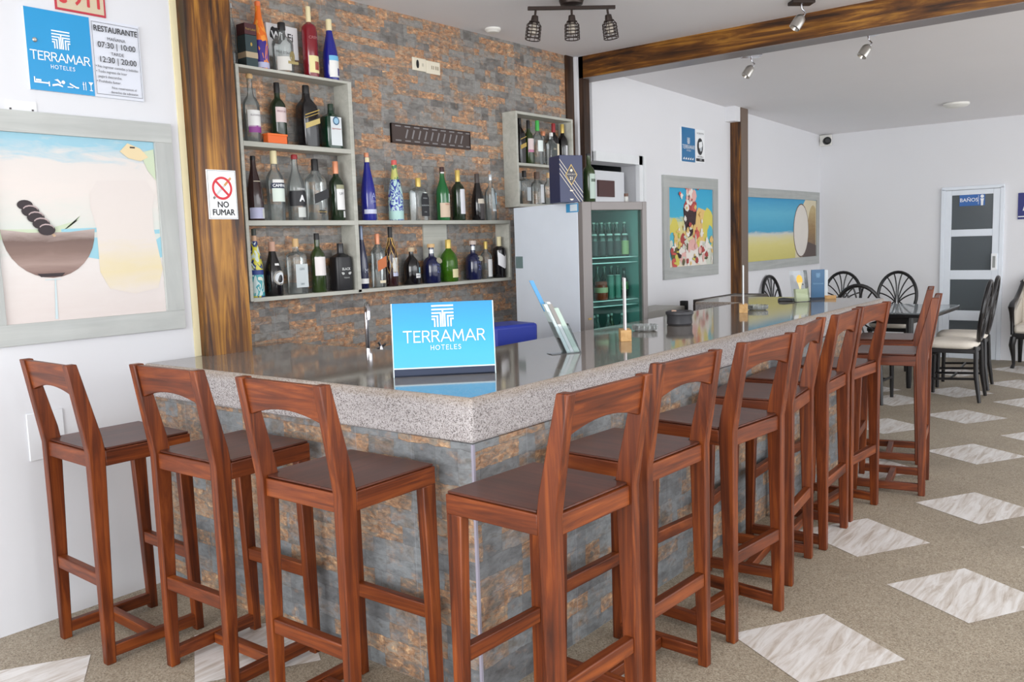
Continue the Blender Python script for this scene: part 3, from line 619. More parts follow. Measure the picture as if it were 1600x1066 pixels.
bottle('liquor_bottle', 'green bottle with dark cap and beige label on the wing', 2.213, BYc, zM, .36, .092, 'long', G_MIDGR, (.09, C((60, 30, 30)), 1.1), [(.06, .33, C((206, 184, 160)), 72), (.34, .50, C((210, 226, 216)), 22, -58), (.88, .905, LW, 80)], texts=[('FERNET', .014, .30, C((180, 90, 70)))], group=G5)
bottle('wine_bottle', 'dark wine bottle with long white label and gold neck on the wing', 2.37, BYc, zM, .345, .092, 'wine', G_GREEN, (.22, CAPG, 1.08), [(.13, .62, C((222, 222, 228)), 44, -75)], group=G5)
bottle('liquor_bottle', 'dark bottle with black and cream emblem label on the wing', 2.575, BYc, zM, .33, .092, 'slope', G_BLACK, (.20, C((70, 60, 56)), 1.1), [(.36, .46, C((206, 196, 180)), 60, -75), (.03, .36, C((70, 64, 64)), 46, -70)], group=G5)
bottle('liquor_bottle', 'tall clear bottle with sky blue sticker at the right end of the wing', 2.715, BYc - .005, zM, .33, .085, 'spirit', GLASSCLR, (.12, SILV, 1.05), [(.35, .60, C((150, 190, 214)), 22, -60), (.2, .7, C((200, 206, 210)), 22, -100)], group=G5)
# inside the wing
bottle('liquor_bottle', 'slim dark blue bottle hard against the divider in the long wing', 1.46, BYc, zB, .386, .07, 'slope', G_NAVY, (.22, C((120, 130, 150), .3, .4), 1.08), [(.08, .16, LW, 70, -80)], texts=[('M', .04, .28, C((170, 176, 190)))], group=G6)
bottle('liquor_bottle', 'clear square bottle with orange slanted label in the wing', 1.593, BYc, zB, .336, .078, 'sqspirit', GLASSCLR, (.19, CAPCU, 1.1), [(.34, .54, LOR, 85, -90, .4), (.08, .13, LCR, 40)], sq=5, dy=.9, group=G6)
def net(t, R, H):
    mb = MB(); pf = PROF['long']
    for k in range(7):
        for s in (-1, 1):
            pts = []
            for i in range(13):
                f = .22 + .60 * i / 12; a = k * 2 * PI / 7 + s * i * .17; r = rad(pf, f) * R + .002; pts.append((r * math.cos(a), r * math.sin(a), f * H))
            mb.tube(pts, .0011, 4)
    mb.build('gold_net', C((196, 160, 90), .3, .6), t)
bottle('liquor_bottle', 'dark rum bottle wrapped in gold net with arched white label', 1.705, BYc, zB, .378, .08, 'long', G_BROWN, (.17, CAPK, 1.1), [(.24, .48, C((206, 208, 206)), 50, -70), (.17, .235, C((186, 190, 214)), 50, -70)], extras=net, group=G6)
bottle('liquor_bottle', 'squat dark liqueur bottle with small pale emblem in the wing', 1.886, BYc, zB, .243, .11, 'squat', G_BLACK, (.10, C((190, 170, 140)), 1.6), [(.18, .30, LW, 34, -72), (.32, .46, C((150, 190, 200)), 12, -66)], texts=[('CREMA', .012, .24, C((50, 60, 90)))], group=G6)
def seal(t, R, H):
    mb = MB(); pts = [(.026 * math.cos(k * PI / 8), .02 * math.sin(k * PI / 8)) for k in range(16)]
    mb.poly([(.02 + a, -R * .80 - .004 - b * .35 * -1, .150 + b) for a, b in pts]); mb.build('seal', C((170, 164, 140), .4, .3), t)
    mb = MB(); text_cyl(mb, '21', .05, R + .002, .085, -PI / 2 + .15); text_cyl(mb, 'ROYAL', .018, R + .002, .122, -PI / 2 - .25); mb.build('lettering', C((92, 100, 150)), t, smooth=0)
bottle('whisky_flagon', 'navy ceramic flagon left of the round green bottle in the wing', 2.07, BYc - .005, zB, .262, .124, 'flagon', G_NAVY, (.08, CORK, 1.35), [(.76, .86, SILV, 100)], extras=seal, group=G6)
bottle('liquor_bottle', 'round bright green glass bottle with cream label in the wing', 2.241, BYc - .005, zB, .288, .124, 'squat', GLASSGR, (.20, CAPG, 1.25), [(.10, .30, C((216, 206, 160)), 44, -70)], group=G6)
bottle('whisky_flagon', 'navy ceramic flagon right of the round green bottle in the wing', 2.496, BYc - .005, zB, .276, .118, 'flagon', G_NAVY, (.09, C((196, 180, 170)), 1.35), [(.76, .86, SILV, 100)], extras=seal, group=G6)
bottle('liquor_bottle', 'small clear bottle with white label beside the black diamond label bottle', 2.655, BYc + .01, zB, .268, .088, 'spirit', GLASSCLR, (.20, CAPG, 1.0), [(.05, .52, LW, 45, -75)], group=G6)
def diamond(t, R, H):
    mb = MB(); w = R * .98; N = 12; up = []; lo = []
    for i in range(N + 1):
        a = -1.1 + 2.2 * i / N; k = abs(a) / 1.1; up.append(((R + .0015) * math.sin(a), -(R + .0015) * math.cos(a), .155 + .035 * k)); lo.append(((R + .0015) * math.sin(a), -(R + .0015) * math.cos(a), .065 + .03 * k))
    mb.add(up + lo, [(i, i + 1, N + 2 + i, N + 1 + i) for i in range(N)]); mb.build('label', C((226, 226, 228)), t)
bottle('liquor_bottle', 'black bottle with white chevron label at the right end of the wing', 2.792, BYc - .005, zB, .3, .094, 'shoulder', G_BLACK, (.22, CAPC, 1.25), extras=diamond, group=G6)
# small cabinet
zc1, zc2 = 1.885 + .325, 1.885 + .022
bottle('liquor_bottle', 'black square bottle with slanted gold band at the left of the small cabinet', 3.075, BYc - .01, zc1, .335, .074, 'sqspirit', G_BLACK, (.13, CAPK, 1.08), [(.55, .565, GOLD, 80, -90, .35), (.34, .43, GOLD, 80, -90, .35)], sq=5, dy=.9, group=G7)
bottle('wine_bottle', 'dark wine bottle with white and pink label in the small cabinet', 3.196, BYc, zc1, .33, .076, 'wine', G_OLIVE, (.18, CAPK, 1.06), [(.33, .58, LPK, 60), (.27, .33, C((190, 120, 150)), 60)], group=G7)
bottle('liquor_bottle', 'clear bottle with bright green cap in the small cabinet', 3.31, BYc, zc1, .338, .084, 'spirit', GLASSCLR, (.22, C((70, 180, 80)), 1.15), [(.30, .55, C((220, 230, 226)), 50)], group=G7)
bottle('liquor_bottle', 'clear bottle with arched dark label in the small cabinet', 3.455, 2.125, zc1, .255, .08, 'sqspirit', GLASSCLR, (.10, LW, 1.1), [(.12, .66, C((70, 76, 74)), 60)], sq=5, dy=.8, texts=[('GIN', .02, .5, LCR)], group=G7)
bottle('liquor_bottle', 'copper capped clear bottle behind the dark label bottle in the cabinet', 3.43, 2.185, zc1, .27, .06, 'spirit', GLASSCLR, (.12, CAPCU, 2.0), group=G7)
bottle('wine_bottle', 'dark wine bottle with red neck and cream label in the small cabinet', 3.545, 2.165, zc1, .338, .084, 'wine', G_BLACK, (.20, CAPR, 1.08), [(.1, .52, LCR, 60)], group=G7)
bottle('wine_bottle', 'dark wine bottle with gold neck at the right of the small cabinet', 3.645, BYc, zc1, .338, .08, 'wine', G_BLACK, (.20, CAPG, 1.08), [(.1, .50, C((206, 206, 208)), 34, -75)], group=G7)
bottle('liquor_bottle', 'clear bottle with dark cap on the lower level of the small cabinet', 3.12, BYc - .005, zc2, .252, .095, 'shoulder', GLASSCLR, (.18, CAPK, 1.2), [(.1, .5, C((176, 184, 188)), 30)], sq=4, dy=.9, group=G7)
bottle('liquor_bottle', 'clear decanter with white oval panel on the lower level of the cabinet', 3.28, BYc - .005, zc2, .25, .108, 'spirit', GLASSCLR, (.2, C((90, 70, 60)), 1.3), [(.05, .6, C((206, 210, 214)), 26, -85)], group=G7)
bottle('liquor_bottle', 'short clear bottle half hidden by the navy gift box in the small cabinet', 3.43, BYc - .005, zc2, .25, .075, 'spirit', GLASSCLR, (.15, CORK, 1.2), group=G7)

# ------------------------------------------------------------------ fridge
FA = math.radians(-18); FW, FD, FH = .556, .80, 1.868
fr = empty('display_fridge', (2.537, 1.232, 0), FA, 'white sided display fridge with grey framed glass door behind the bar', 'fridge')
FWHT = C((226, 234, 244), .45); FGREY = C((126, 120, 118), .4); FIN = C((128, 168, 164), .5)
mb = MB(); mb.box(0, .02, .05, FD, .04, FH); mb.box(FW - .02, FW, .05, FD, .04, FH); mb.box(.02, FW - .02, FD - .03, FD, .04, FH); mb.box(.02, FW - .02, .05, FD - .03, FH - .05, FH); mb.box(.02, FW - .02, .05, FD - .03, .04, .3)
mb.build('cabinet', FWHT, fr, bevel=.004)
mb = MB(); mb.box(.02, .024, .06, FD - .03, .3, FH - .05); mb.box(FW - .024, FW - .02, .06, FD - .03, .3, FH - .05); mb.box(.024, FW - .024, FD - .034, FD - .03, .3, FH - .05); mb.box(.024, FW - .024, .06, FD - .034, FH - .054, FH - .05); mb.build('liner', FIN, fr)
mb = MB(); mb.box(0, .075, 0, .05, .12, FH); mb.box(FW - .04, FW, 0, .05, .12, FH); mb.box(.075, FW - .04, 0, .05, FH - .055, FH); mb.box(.075, FW - .04, 0, .05, .12, .3); fdoor = mb.build('door', FGREY, fr, bevel=.004)
MB().box(.075, FW - .04, .018, .026, .3, FH - .055).build('door_glass', GLASSW, fdoor)
mb = MB()
for k in range(4): mb.box(.02 + .13 * k, .10 + .13 * k, .1, .7, 0, .04)
mb.build('foot', PBLACK, fr)
for z in (1.46, 1.17, .86):
    mb = MB(); mb.box(.028, FW - .03, .07, .085, z, z + .006); mb.box(.028, FW - .03, .07, .085, z + .036, z + .042)
    for k in range(14): mb.box(.03 + .035 * k, .034 + .035 * k, .075, .72, z, z + .006)
    mb.build('shelf_rack', C((214, 222, 222), .3, .3), fr)
MB().box(-.002, 0, .04, .17, 1.805, 1.862).build('sticker', C((64, 152, 204)), fr); MB().box(-.003, -.002, .05, .125, 1.812, 1.856).build('sticker', C((220, 232, 240)), fr)
MB().box(-.002, 0, .70, .79, 1.435, 1.52).build('sticker', C((112, 134, 134)), fr)
MB().box(.03, .055, -.004, 0, 1.10, 1.112).build('badge', C((180, 150, 90), .3, .5), fdoor)
CA, SA = math.cos(FA), math.sin(FA)
def fw(a, b): return (2.537 + CA * a - SA * b, 1.232 + SA * a + CA * b)
G_BEER = dark('beer_glass', (22, 46, 36)); BEERL = C((46, 40, 46))
k = 0
LBL = ['leftmost', 'second from left', 'middle', 'fourth from left', 'rightmost']
for i in range(5):
    x, y = fw(.20 + .068 * i, .14)
    bottle('beer_bottle', 'long neck beer bottle on the fridge top shelf, %s of the front row' % LBL[i], x, y, 1.502, .235, .06, 'long', G_BEER if i < 4 else G_BROWN, (.03, C((190, 200, 190)), 1.2), [(.06, .46, BEERL if i < 4 else C((180, 176, 120)), 80), (.62, .67, LW, 80)], rz=FA, group='beer bottles on the fridge top shelf')
for i in range(4):
    x, y = fw(.24 + .072 * i, .24)
    bottle('beer_bottle', 'long neck beer bottle on the fridge top shelf, %s of the back row' % ['leftmost', 'second from left', 'third from left', 'rightmost'][i], x, y, 1.502, .235, .06, 'long', G_BEER, (.03, C((150, 170, 160)), 1.2), rz=FA, group='beer bottles on the fridge top shelf')
t = empty('food_jar', fw(.265, .15) + (1.212,), FA, 'wide jar of orange red sauce with pale band on the fridge middle shelf', 'jar')
MB().lathe([(.04, 0), (.046, .01), (.046, .09), (.04, .105)], 20).build('jar_body', C((150, 52, 26), .2), t); MB().lathe([(.0472, .05), (.0472, .085)], 20, caps=False).build('label', C((206, 190, 150)), t); MB().lathe([(.042, .105), (.042, .122), (.03, .126)], 20).build('lid', C((160, 60, 40)), t)
t0 = None
for i in range(3):
    x, y = fw(.348 + .062 * i, .15)
    if i < 2:
        t = empty('drink_can', (x, y, 1.212), FA, 'pale teal topped drink can on the fridge middle shelf, %s' % ['left one beside the jar', 'right one'][i], 'can', 'cans on the fridge middle shelf')
        mb = MB(); mb.lathe([(.022, 0), (.028, .008), (.028, .15), (.024, .162)], 18); mb.build('can_body', C((50, 112, 96), .3), t); MB().lathe([(.024, .162), (.022, .166), (.018, .163)], 18).build('can_top', C((200, 214, 210), .3, .5), t)
    else:
        bottle('soda_bottle', 'dark bottle with green label at the right of the fridge middle shelf', x, y, 1.212, .21, .058, 'long', G_BLACK, (.08, CAPK, 1.2), [(.3, .55, C((70, 120, 60)), 80)], rz=FA)
for i in range(6):
    x, y = fw(.19 + .062 * i, .25)
    bottle('beer_bottle', 'dark green bottle on the fridge middle shelf, %s of its back row' % ['first', 'second', 'third', 'fourth', 'fifth', 'sixth'][i], x, y, 1.212, .225, .058, 'long', G_DKGR, (.03, C((120, 160, 140)), 1.2), rz=FA, group='green bottles on the fridge middle shelf')
for i in range(6):
    x, y = fw(.18 + .062 * i, .13 + .04 * (i % 2))
    bottle('soda_bottle', 'small clear bottle on the fridge lower shelf, %s from the left' % ['first', 'second', 'third', 'fourth', 'fifth', 'sixth'][i], x, y, .902, .21, .055, 'long', GLASSCLR if i != 3 else G_OLIVE, (.06, C((180, 190, 186)), 1.2), rz=FA, group='small bottles on the fridge lower shelf')
# on the fridge
def fz(px, py): return (px, py, FH)
t = empty('gift_box', (2.56, 1.36, FH), math.radians(-30), 'navy whisky gift box with gold diamond and stripes on the fridge', 'box')
NAVYB = C((38, 46, 82), .4); bw, bd, bh = .082, .082, .30
MB().box(-bw, bw, -bd, bd, 0, bh).build('carton', NAVYB, t, bevel=.002)
t.location = (2.56, 1.37, FH)
mb = MB(); y = -bd - .001
for k in range(4):
    o_ = .012 + .03 * k
    for s in (1,):
        pass
for a in (-.05, -.02, .01, .04):
    x0, z0 = -bw, .30 - .02 + a * 2; 
    p0 = Vector((-bw, y, .235 + a)); p1 = Vector((bw, y, .02 + a))
    if p1.z < 0: q = (0 - p0.z) / (p1.z - p0.z); p1 = p0 + (p1 - p0) * q
    n_ = Vector((.0010, 0, .0012)); mb.quad(p0 - n_, p1 - n_, p1 + n_, p0 + n_, 2)
D = lambda s, yy, m: mb.poly([(s * .042, yy, .175), (0, yy, .175 + s * .068), (-s * .042, yy, .175), (0, yy, .175 - s * .068)], m)
D(1.0, y - .001, 0); D(.9, y - .0016, 1)
text_on(mb, 'ROYAL SALUTE', .0095, (0, y - .0022, .178), (1, 0, 0), (0, 0, 1), 2); text_on(mb, '21', .026, (0, y - .0022, .152), (1, 0, 0), (0, 0, 1), 2, bold=.0006)
mb.poly([(.009 * math.cos(a), y - .0022, .203 + .009 * math.sin(a)) for a in [k * PI / 5 for k in range(10)]], 2)
mb.poly([(-.014, y, .078), (.014, y, .078), (.008, y, .070), (-.008, y, .070)], 2); mb.poly([(-.014, y, .022), (.014, y, .022), (.006, y, .012), (-.006, y, .012)], 2)
mb.build('lettering', [GOLD, C((66, 66, 76)), C((226, 218, 200))], t, smooth=0)
bottle('wine_bottle', 'green wine bottle with pale label standing on the fridge beside the navy box', 2.74, 1.31, FH, .325, .085, 'wine', G_OLIVE, (.04, CAPK, 1.05), [(.08, .58, C((170, 186, 176)), 46, -75), (.42, .48, C((40, 60, 40)), 34, -75)], rz=FA)
t = empty('spice_jar', (2.965, 1.16, FH), FA, 'small brown capped jar on the fridge at its right edge', 'jar'); MB().lathe([(.012, 0), (.014, .004), (.014, .035), (.01, .04)], 12).build('jar_body', C((190, 190, 186)), t); MB().lathe([(.0145, .038), (.0145, .058)], 12).build('lid', C((96, 66, 50)), t)

# ------------------------------------------------------------------ wall pieces on the stone wall
t = empty('vent_grille', (1.816, WB, 2.29), 0, 'dark bronze pierced metal grille on the stone wall', 'grille')
mb = MB(); L, Hh = .768, .122
mb.box(0, L, -.012, 0, 0, Hh, 0)
for i in range(9):
    x = .035 + i * .086
    for z in (.012, .104): mb.box(x, x + .05, -.0145, -.012, z, z + .008, 1)
for i in range(10):
    x = .12 + i * .06; 
    for q in (0,): mb.add([(x, -.014, .035), (x + .012, -.014, .030), (x + .034, -.014, .088), (x + .022, -.014, .093)], [(0, 1, 2, 3)], 1)
mb.build('pierced_plate', [C((74, 62, 58), .5, .3), C((132, 128, 128))], t, smooth=0)
mb = MB(); mb.box(0, L, -.018, 0, -.002, .004); mb.box(0, L, -.018, 0, Hh - .006, Hh); mb.box(0, .006, -.018, 0, 0, Hh); mb.box(L - .006, L, -.018, 0, 0, Hh); mb.build('rim', C((62, 48, 44), .5, .3), t)
t = empty('wall_switch', (2.104, WB, 2.815), 0, 'cream switch plate with dark oval on the stone wall', 'switch'); MB().box(-.064, .064, -.012, 0, -.042, .042).build('plate', PLC, t, bevel=.004); mb = MB(); mb.poly([(-.02 + .013 * math.cos(a), -.0135, .028 * math.sin(a)) for a in [k * PI / 8 for k in range(16)]]); mb.build('rocker', PBLACK, t); MB().box(.022, .036, -.0145, -.012, -.01, .01).build('button', C((196, 190, 172)), t)
t = empty('wall_outlet', (2.236, WB, 2.81), 0, 'cream power outlet plate right of the switch on the stone wall', 'outlet'); MB().box(-.066, .066, -.012, 0, -.042, .042).build('plate', PLC, t, bevel=.004); mb = MB(); [mb.box(x, x + .006, -.0135, -.012, -.012, .012) for x in (-.02, -.004, .016, .03, .042)]; mb.build('slots', C((150, 140, 116)), t)

# ------------------------------------------------------------------ left wall: signs and painting
t = empty('hours_sign', (-0.1999, WL, 2.3427), 0, 'blue and white restaurant opening hours sign on the left wall', 'sign')
MB().box(-.256, .256, -.012, 0, 0, .345).build('panel', C((206, 210, 220)), t)
MB().box(-.256, .022, -.0135, -.012, 0, .345).build('blue_field', SIGNBLUE, t)
mb = MB(); U, V = (1, 0, 0), (0, 0, 1); yy = -.0145
cx = -.116
logo_T(mb, (cx + .006, yy, .225), U, V, .078, 0); stroke_text(mb, 'TERRAMAR', .0365, (cx - .002, yy, .148), U, V, 0, gap=.14, wt=.12); stroke_text(mb, 'HOTELES', .016, (cx + .004, yy, .106), U, V, 0, gap=.3, wt=.12)
# pictograms: bed, swimmer, lounger, cutlery, cocktail
R_ = lambda a, b, c, d, m=0: flat(mb, [(a, b), (c, b), (c, d), (a, d)], (0, yy, 0), U, V, m)
R_(-.24, .03, -.175, .036); R_(-.24, .03, -.235, .055); R_(-.18, .02, -.175, .04); R_(-.232, .038, -.21, .046)
flat(mb, [(-.155, .05), (-.14, .055), (-.125, .04), (-.13, .034), (-.142, .046)], (0, yy, 0), U, V); flat(mb, [(-.165, .03), (-.14, .036), (-.12, .028), (-.12, .022), (-.14, .028), (-.165, .022)], (0, yy, 0), U, V); flat(mb, [(-.117 + .008 * math.cos(k), .044 + .008 * math.sin(k)) for k in [q * PI / 4 for q in range(8)]], (0, yy, 0), U, V)
flat(mb, [(-.09, .045), (-.06, .03), (-.05, .03), (-.05, .024), (-.062, .024), (-.09, .038)], (0, yy, 0), U, V); R_(-.1, .024, -.075, .028)
R_(-.030, .02, -.027, .056); R_(-.020, .02, -.017, .056); R_(-.033, .044, -.024, .047)
flat(mb, [(-.006, .058), (.016, .058), (.005, .042)], (0, yy, 0), U, V); R_(.0035, .022, .0065, .044); R_(-.002, .02, .012, .023)
B1 = 1; cx = .139
text_on(mb, 'RESTAURANTE', .036, (cx, yy, .302), U, V, B1, sx=.86, bold=.0006); text_on(mb, 'MAÑANA', .02, (cx, yy, .262), U, V, B1); text_on(mb, '07:30 | 10:00', .036, (cx, yy, .232), U, V, B1, sx=.95, bold=.0003)
text_on(mb, 'TARDE', .02, (cx, yy, .197), U, V, B1); text_on(mb, '12:30 | 20:00', .036, (cx, yy, .167), U, V, B1, sx=.95, bold=.0003)
for i, s in enumerate(['• No ingresar comidas y bebidas', '• Todo ingreso de licor', '  pagará descorche.', '• Prohibido fumar.']): text_on(mb, s, .0165, (.032, yy, .135 - .022 * i), U, V, B1, align='LEFT', sx=.93)
text_on(mb, 'Nos reservamos el', .0155, (cx + .02, yy, .045), U, V, B1); text_on(mb, 'derecho de admisión', .0155, (cx + .02, yy, .025), U, V, B1)
for a, b, c, d in ((.03, .012, .248, .0135), (.03, .33, .248, .3315), (.03, .012, .0315, .33), (.2465, .012, .248, .33)): R_(a, b, c, d, 1)
mb.build('lettering', [WHT, INK], t, smooth=0)
MB().lathe([(.010, 0), (.010, .004), (.006, .007)], 12).xf(Matrix.Translation((-.222, -.0135, .21)) @ Matrix.Rotation(PI / 2, 4, 'X')).build('screw_cap', STEEL, t)
t = empty('emergency_sign', (-0.2048, WL, 2.7011), 0, 'red and beige emergency number sign cut off by the top of the photo', 'sign')
MB().box(-.112, .112, -.006, 0, 0, .16).build('panel', C((176, 44, 60)), t); MB().box(-.104, .104, -.0065, -.006, .009, .151).build('field', C((196, 182, 156)), t)
mb = MB(); text_on(mb, 'e·911', .115, (0, -.0075, .068), U, V, 0, bold=.002, sx=.8); mb.build('lettering', C((190, 52, 58)), t, smooth=0)
t = empty('hook_plate', (-0.4969, WL, 2.2684), 0, 'small white mounting plate with two dark screws above the big painting', 'bracket'); MB().box(-.062, .062, -.004, 0, -.022, .022).build('plate', C((218, 219, 222)), t); mb = MB(); [mb.box(x - .004, x + .004, -.006, -.004, -.018, -.011) for x in (-.045, .045)]; mb.build('screws', C((60, 56, 56)), t)
t = empty('wall_plate', (-0.5216, WL, 0.8428), 0, 'white blank cover plate on the left wall behind the first stool', 'cover plate'); MB().box(-.078, .078, -.008, 0, -.105, .105).build('plate', C((214, 216, 220)), t, bevel=.003)

def frame(t, W, H, fw_, dep=.022):
    for nm, a in (('frame_rail', (0, W, H - fw_, H)), ('frame_rail', (0, W, 0, fw_))): MB().box(a[0], a[1], -dep, 0, a[2], a[3]).build(nm, FRAMEX, t, bevel=.001)
    for a in ((0, fw_), (W - fw_, W)): MB().box(a[0], a[1], -dep, 0, fw_, H - fw_).build('frame_stile', FRAMEZ, t, bevel=.001)
# painting of a cocktail glass
PW, PH = .925, 1.006
t = empty('painting', (-0.7365, WL, 1.2507), 0, 'large pale painting of a cocktail glass with berries in a grey frame', 'painting')
frame(t, PW, PH, .092)
SKY1 = m_gradz('pale_cocktail_sky', [(0, (206, 196, 192)), (.35, (214, 209, 206)), (.45, (200, 206, 200)), (.7, (214, 206, 201)), (.86, (210, 204, 200)), (.95, (146, 188, 204))], .09, .92)
GLASSB = m_gradz('brown_drink', [(0, (110, 84, 78)), (.25, (158, 136, 128)), (.5, (128, 106, 98)), (.75, (112, 92, 86)), (1, (186, 172, 166))], .29, .50, noise=.14)
YEL = m_gradz('pale_yellow_glass', [(0, (212, 203, 194)), (.2, (214, 201, 166)), (.45, (212, 204, 198)), (1, (210, 202, 198))], .2, .75)
PGRN = C((190, 202, 176), .8); PBLU = C((146, 192, 206), .8); PK = C((44, 34, 38), .6); PPK = C((222, 206, 200), .8); PST = C((190, 206, 210), .8)
mb = MB(); y = -.008
mb.quad((.09, y, .09), (PW - .09, y, .09), (PW - .09, y, PH - .09), (.09, y, PH - .09), 0)
def pl(pts, k, m):
    mb.k += 1; mb.poly([(a, y - .0005 * k - .00006 * mb.k, b) for a, b in pts], m)
pl([(.092, .455), (.092, .50), (.30, .50), (.44, .54), (.45, .56), (.40, .505), (.34, .47)], 1, 2)
pl([(.36, .478), (.52, .485), (.52, .505), (.36, .50)], 1, 3); pl([(.75, .47), (.83, .475), (.83, .495), (.75, .49)], 1, 3); pl([(.80, .35), (.833, .36), (.833, .46), (.80, .44)], 1, 3); pl([(.47, .37), (.52, .36), (.52, .46), (.48, .46)], 1, 3)
pl([(.54, .72), (.50, .66), (.50, .60), (.52, .5), (.52, .30), (.56, .22), (.68, .19), (.80, .21), (.83, .3), (.80, .5), (.80, .6), (.82, .66), (.78, .73)], 2, 5)
bowl = [(.105, .50)] + [(.108 + .40 * (.5 - .5 * math.cos(PI * k / 16)), .49 - .205 * math.sin(PI * k / 16)) for k in range(1, 16)] + [(.51, .50), (.40, .487), (.22, .485)]
pl(bowl, 3, 1)
pl([(.255, .29), (.345, .29), (.36, .305), (.24, .305)], 4, 4)
pl([(.300, .10), (.312, .10), (.318, .28), (.312, .28)], 3, 7); pl([(.27, .275), (.34, .275), (.34, .279), (.27, .279)], 4, 7)
pl([(.21, .60), (.22, .61), (.335, .47), (.325, .465)], 5, 8)
for k in range(5):
    cx_, cz_ = .215 + .020 * k, .605 - .027 * k; r_ = .030 if k == 0 else .034
    pl([(cx_ + r_ * 1.1 * math.cos(a), cz_ + r_ * .72 * math.sin(a)) for a in [q * PI / 8 for q in range(16)]], 6 + k * 2, 4)
    if k: pl([(cx_ + r_ * .95 * math.cos(a), cz_ + r_ * .62 * math.sin(a) + .006) for a in (.2, .7, 1.2, 1.7, 2.2, 2.7)] + [(cx_ + r_ * .95 * math.cos(a), cz_ + r_ * .62 * math.sin(a)) for a in (2.7, 2.2, 1.7, 1.2, .7, .2)], 7 + k * 2, 9)
pl([(.66, .86), (.70, .90), (.76, .88), (.80, .84), (.76, .82), (.70, .83)], 4, 10); pl([(.76, .86), (.83, .88), (.83, .73), (.79, .78)], 3, 2); pl([(.71, .885), (.735, .885), (.735, .878), (.71, .878)], 5, 4)
t.scale = (.99, 1, .99)
mb.build('canvas', [SKY1, GLASSB, PGRN, PBLU, PK, YEL, PPK, PST, C((190, 160, 130)), C((170, 150, 150)), C((216, 198, 160), .8)], t, smooth=0)

# painting of a dessert glass
t = empty('painting', (5.335, WS, 1.212), 0, 'framed painting of a dark sundae on a bright blue beach beyond the fridge', 'painting')
PW, PH = 1.195, 1.008; frame(t, PW, PH, .115)
SEA = m_gradz('beach_background', [(0, (226, 214, 196)), (.22, (222, 206, 170)), (.45, (220, 208, 140)), (.58, (206, 206, 150)), (.62, (70, 176, 206)), (1, (52, 164, 206))], .1, .92, noise=.08)
mb = MB(); y = -.008
mb.quad((.11, y, .11), (PW - .11, y, .11), (PW - .11, y, PH - .11), (.11, y, PH - .11), 0)
rs = random.Random(5)
def blob(cx_, cz_, rx, rz_, k, m, j=.35):
    pl([(cx_ + rx * math.cos(a) * (1 + j * (rs.random() - .5)), cz_ + rz_ * math.sin(a) * (1 + j * (rs.random() - .5))) for a in [q * PI / 7 for q in range(14)]], k, m)
blob(.80, .50, .16, .20, 1, 1); blob(.98, .46, .13, .22, 1, 2); blob(.22, .45, .10, .14, 1, 2); blob(.17, .33, .06, .14, 2, 3); blob(1.02, .42, .06, .1, 2, 3)
blob(.55, .23, .25, .12, 2, 4); blob(.86, .23, .22, .12, 3, 4); blob(1.0, .2, .1, .1, 3, 5)
pl([(.42, .70), (.72, .70), (.68, .52), (.60, .42), (.52, .40), (.45, .50)], 4, 6)
blob(.58, .73, .14, .06, 5, 7); blob(.50, .70, .05, .035, 6, 4); blob(.66, .70, .05, .04, 6, 8)
blob(.56, .82, .09, .10, 5, 4); blob(.66, .82, .05, .06, 6, 9); blob(.53, .81, .025, .03, 7, 6); blob(.52, .90, .03, .07, 5, 9)
blob(.25, .22, .09, .09, 5, 10); blob(.42, .34, .08, .12, 4, 7); blob(.40, .22, .08, .07, 6, 9); blob(.23, .16, .07, .05, 7, 8); blob(.70, .43, .08, .05, 4, 8); blob(.33, .25, .05, .06, 8, 6); blob(.62, .33, .1, .06, 4, 9)
for _ in range(70):
    a_, b_ = .14 + rs.random() * .92, .13 + rs.random() * .38; blob(a_, b_, .012 + .03 * rs.random(), .01 + .03 * rs.random(), 9, rs.choice([1, 2, 2, 4, 4, 5, 7, 8, 9, 10]) if b_ < .33 else rs.choice([1, 2, 5, 1, 4]), .7)
for _ in range(22): blob(.3 + .55 * rs.random(), .42 + .5 * rs.random(), .010 + .02 * rs.random(), .01 + .02 * rs.random(), 9, rs.choice([4, 9, 8, 7, 1]), .7)
mb.build('canvas', [SEA, C((226, 190, 120), .8), C((214, 202, 96), .8), C((90, 180, 200), .8), C((232, 226, 218), .8), C((206, 210, 196), .8), C((52, 28, 32), .6), C((170, 70, 66), .7), C((206, 92, 84), .7), C((226, 176, 168), .8), C((96, 92, 60), .7)], t, smooth=0)
# painting of a coconut
t = empty('painting', (7.05, WS, 1.205), 0, 'wide framed painting of a halved coconut on a beach on the far side wall', 'painting')
PW, PH = 2.6, .95; frame(t, PW, PH, .105)
SEA2 = m_gradz('coconut_beach', [(0, (200, 190, 110)), (.25, (214, 204, 130)), (.36, (216, 208, 160)), (.42, (206, 206, 196)), (.47, (70, 160, 196)), (.75, (96, 178, 206)), (1, (58, 150, 196))], .1, .85, noise=.06, nscale=(1.2, 1, 8))
mb = MB(); mb.quad((.1, y, .1), (PW - .1, y, .1), (PW - .1, y, PH - .1), (.1, y, PH - .1), 0)
pl([(1.75, .105), (2.495, .105), (2.495, .84), (2.1, .845), (1.78, .6)], 1, 4)
ov = lambda cx_, cz_, rx, rz_, n=24: [(cx_ + rx * math.cos(a), cz_ + rz_ * math.sin(a)) for a in [q * 2 * PI / n for q in range(n)]]
pl([p for p in ov(2.38, .42, .20, .36) if p[0] < 2.5] , 2, 3); pl([(2.0, .105), (2.495, .105), (2.495, .25), (2.2, .3), (1.95, .16)], 3, 5)
pl(ov(1.95, .45, .27, .345), 4, 2); pl(ov(1.95, .45, .255, .33), 5, 1)
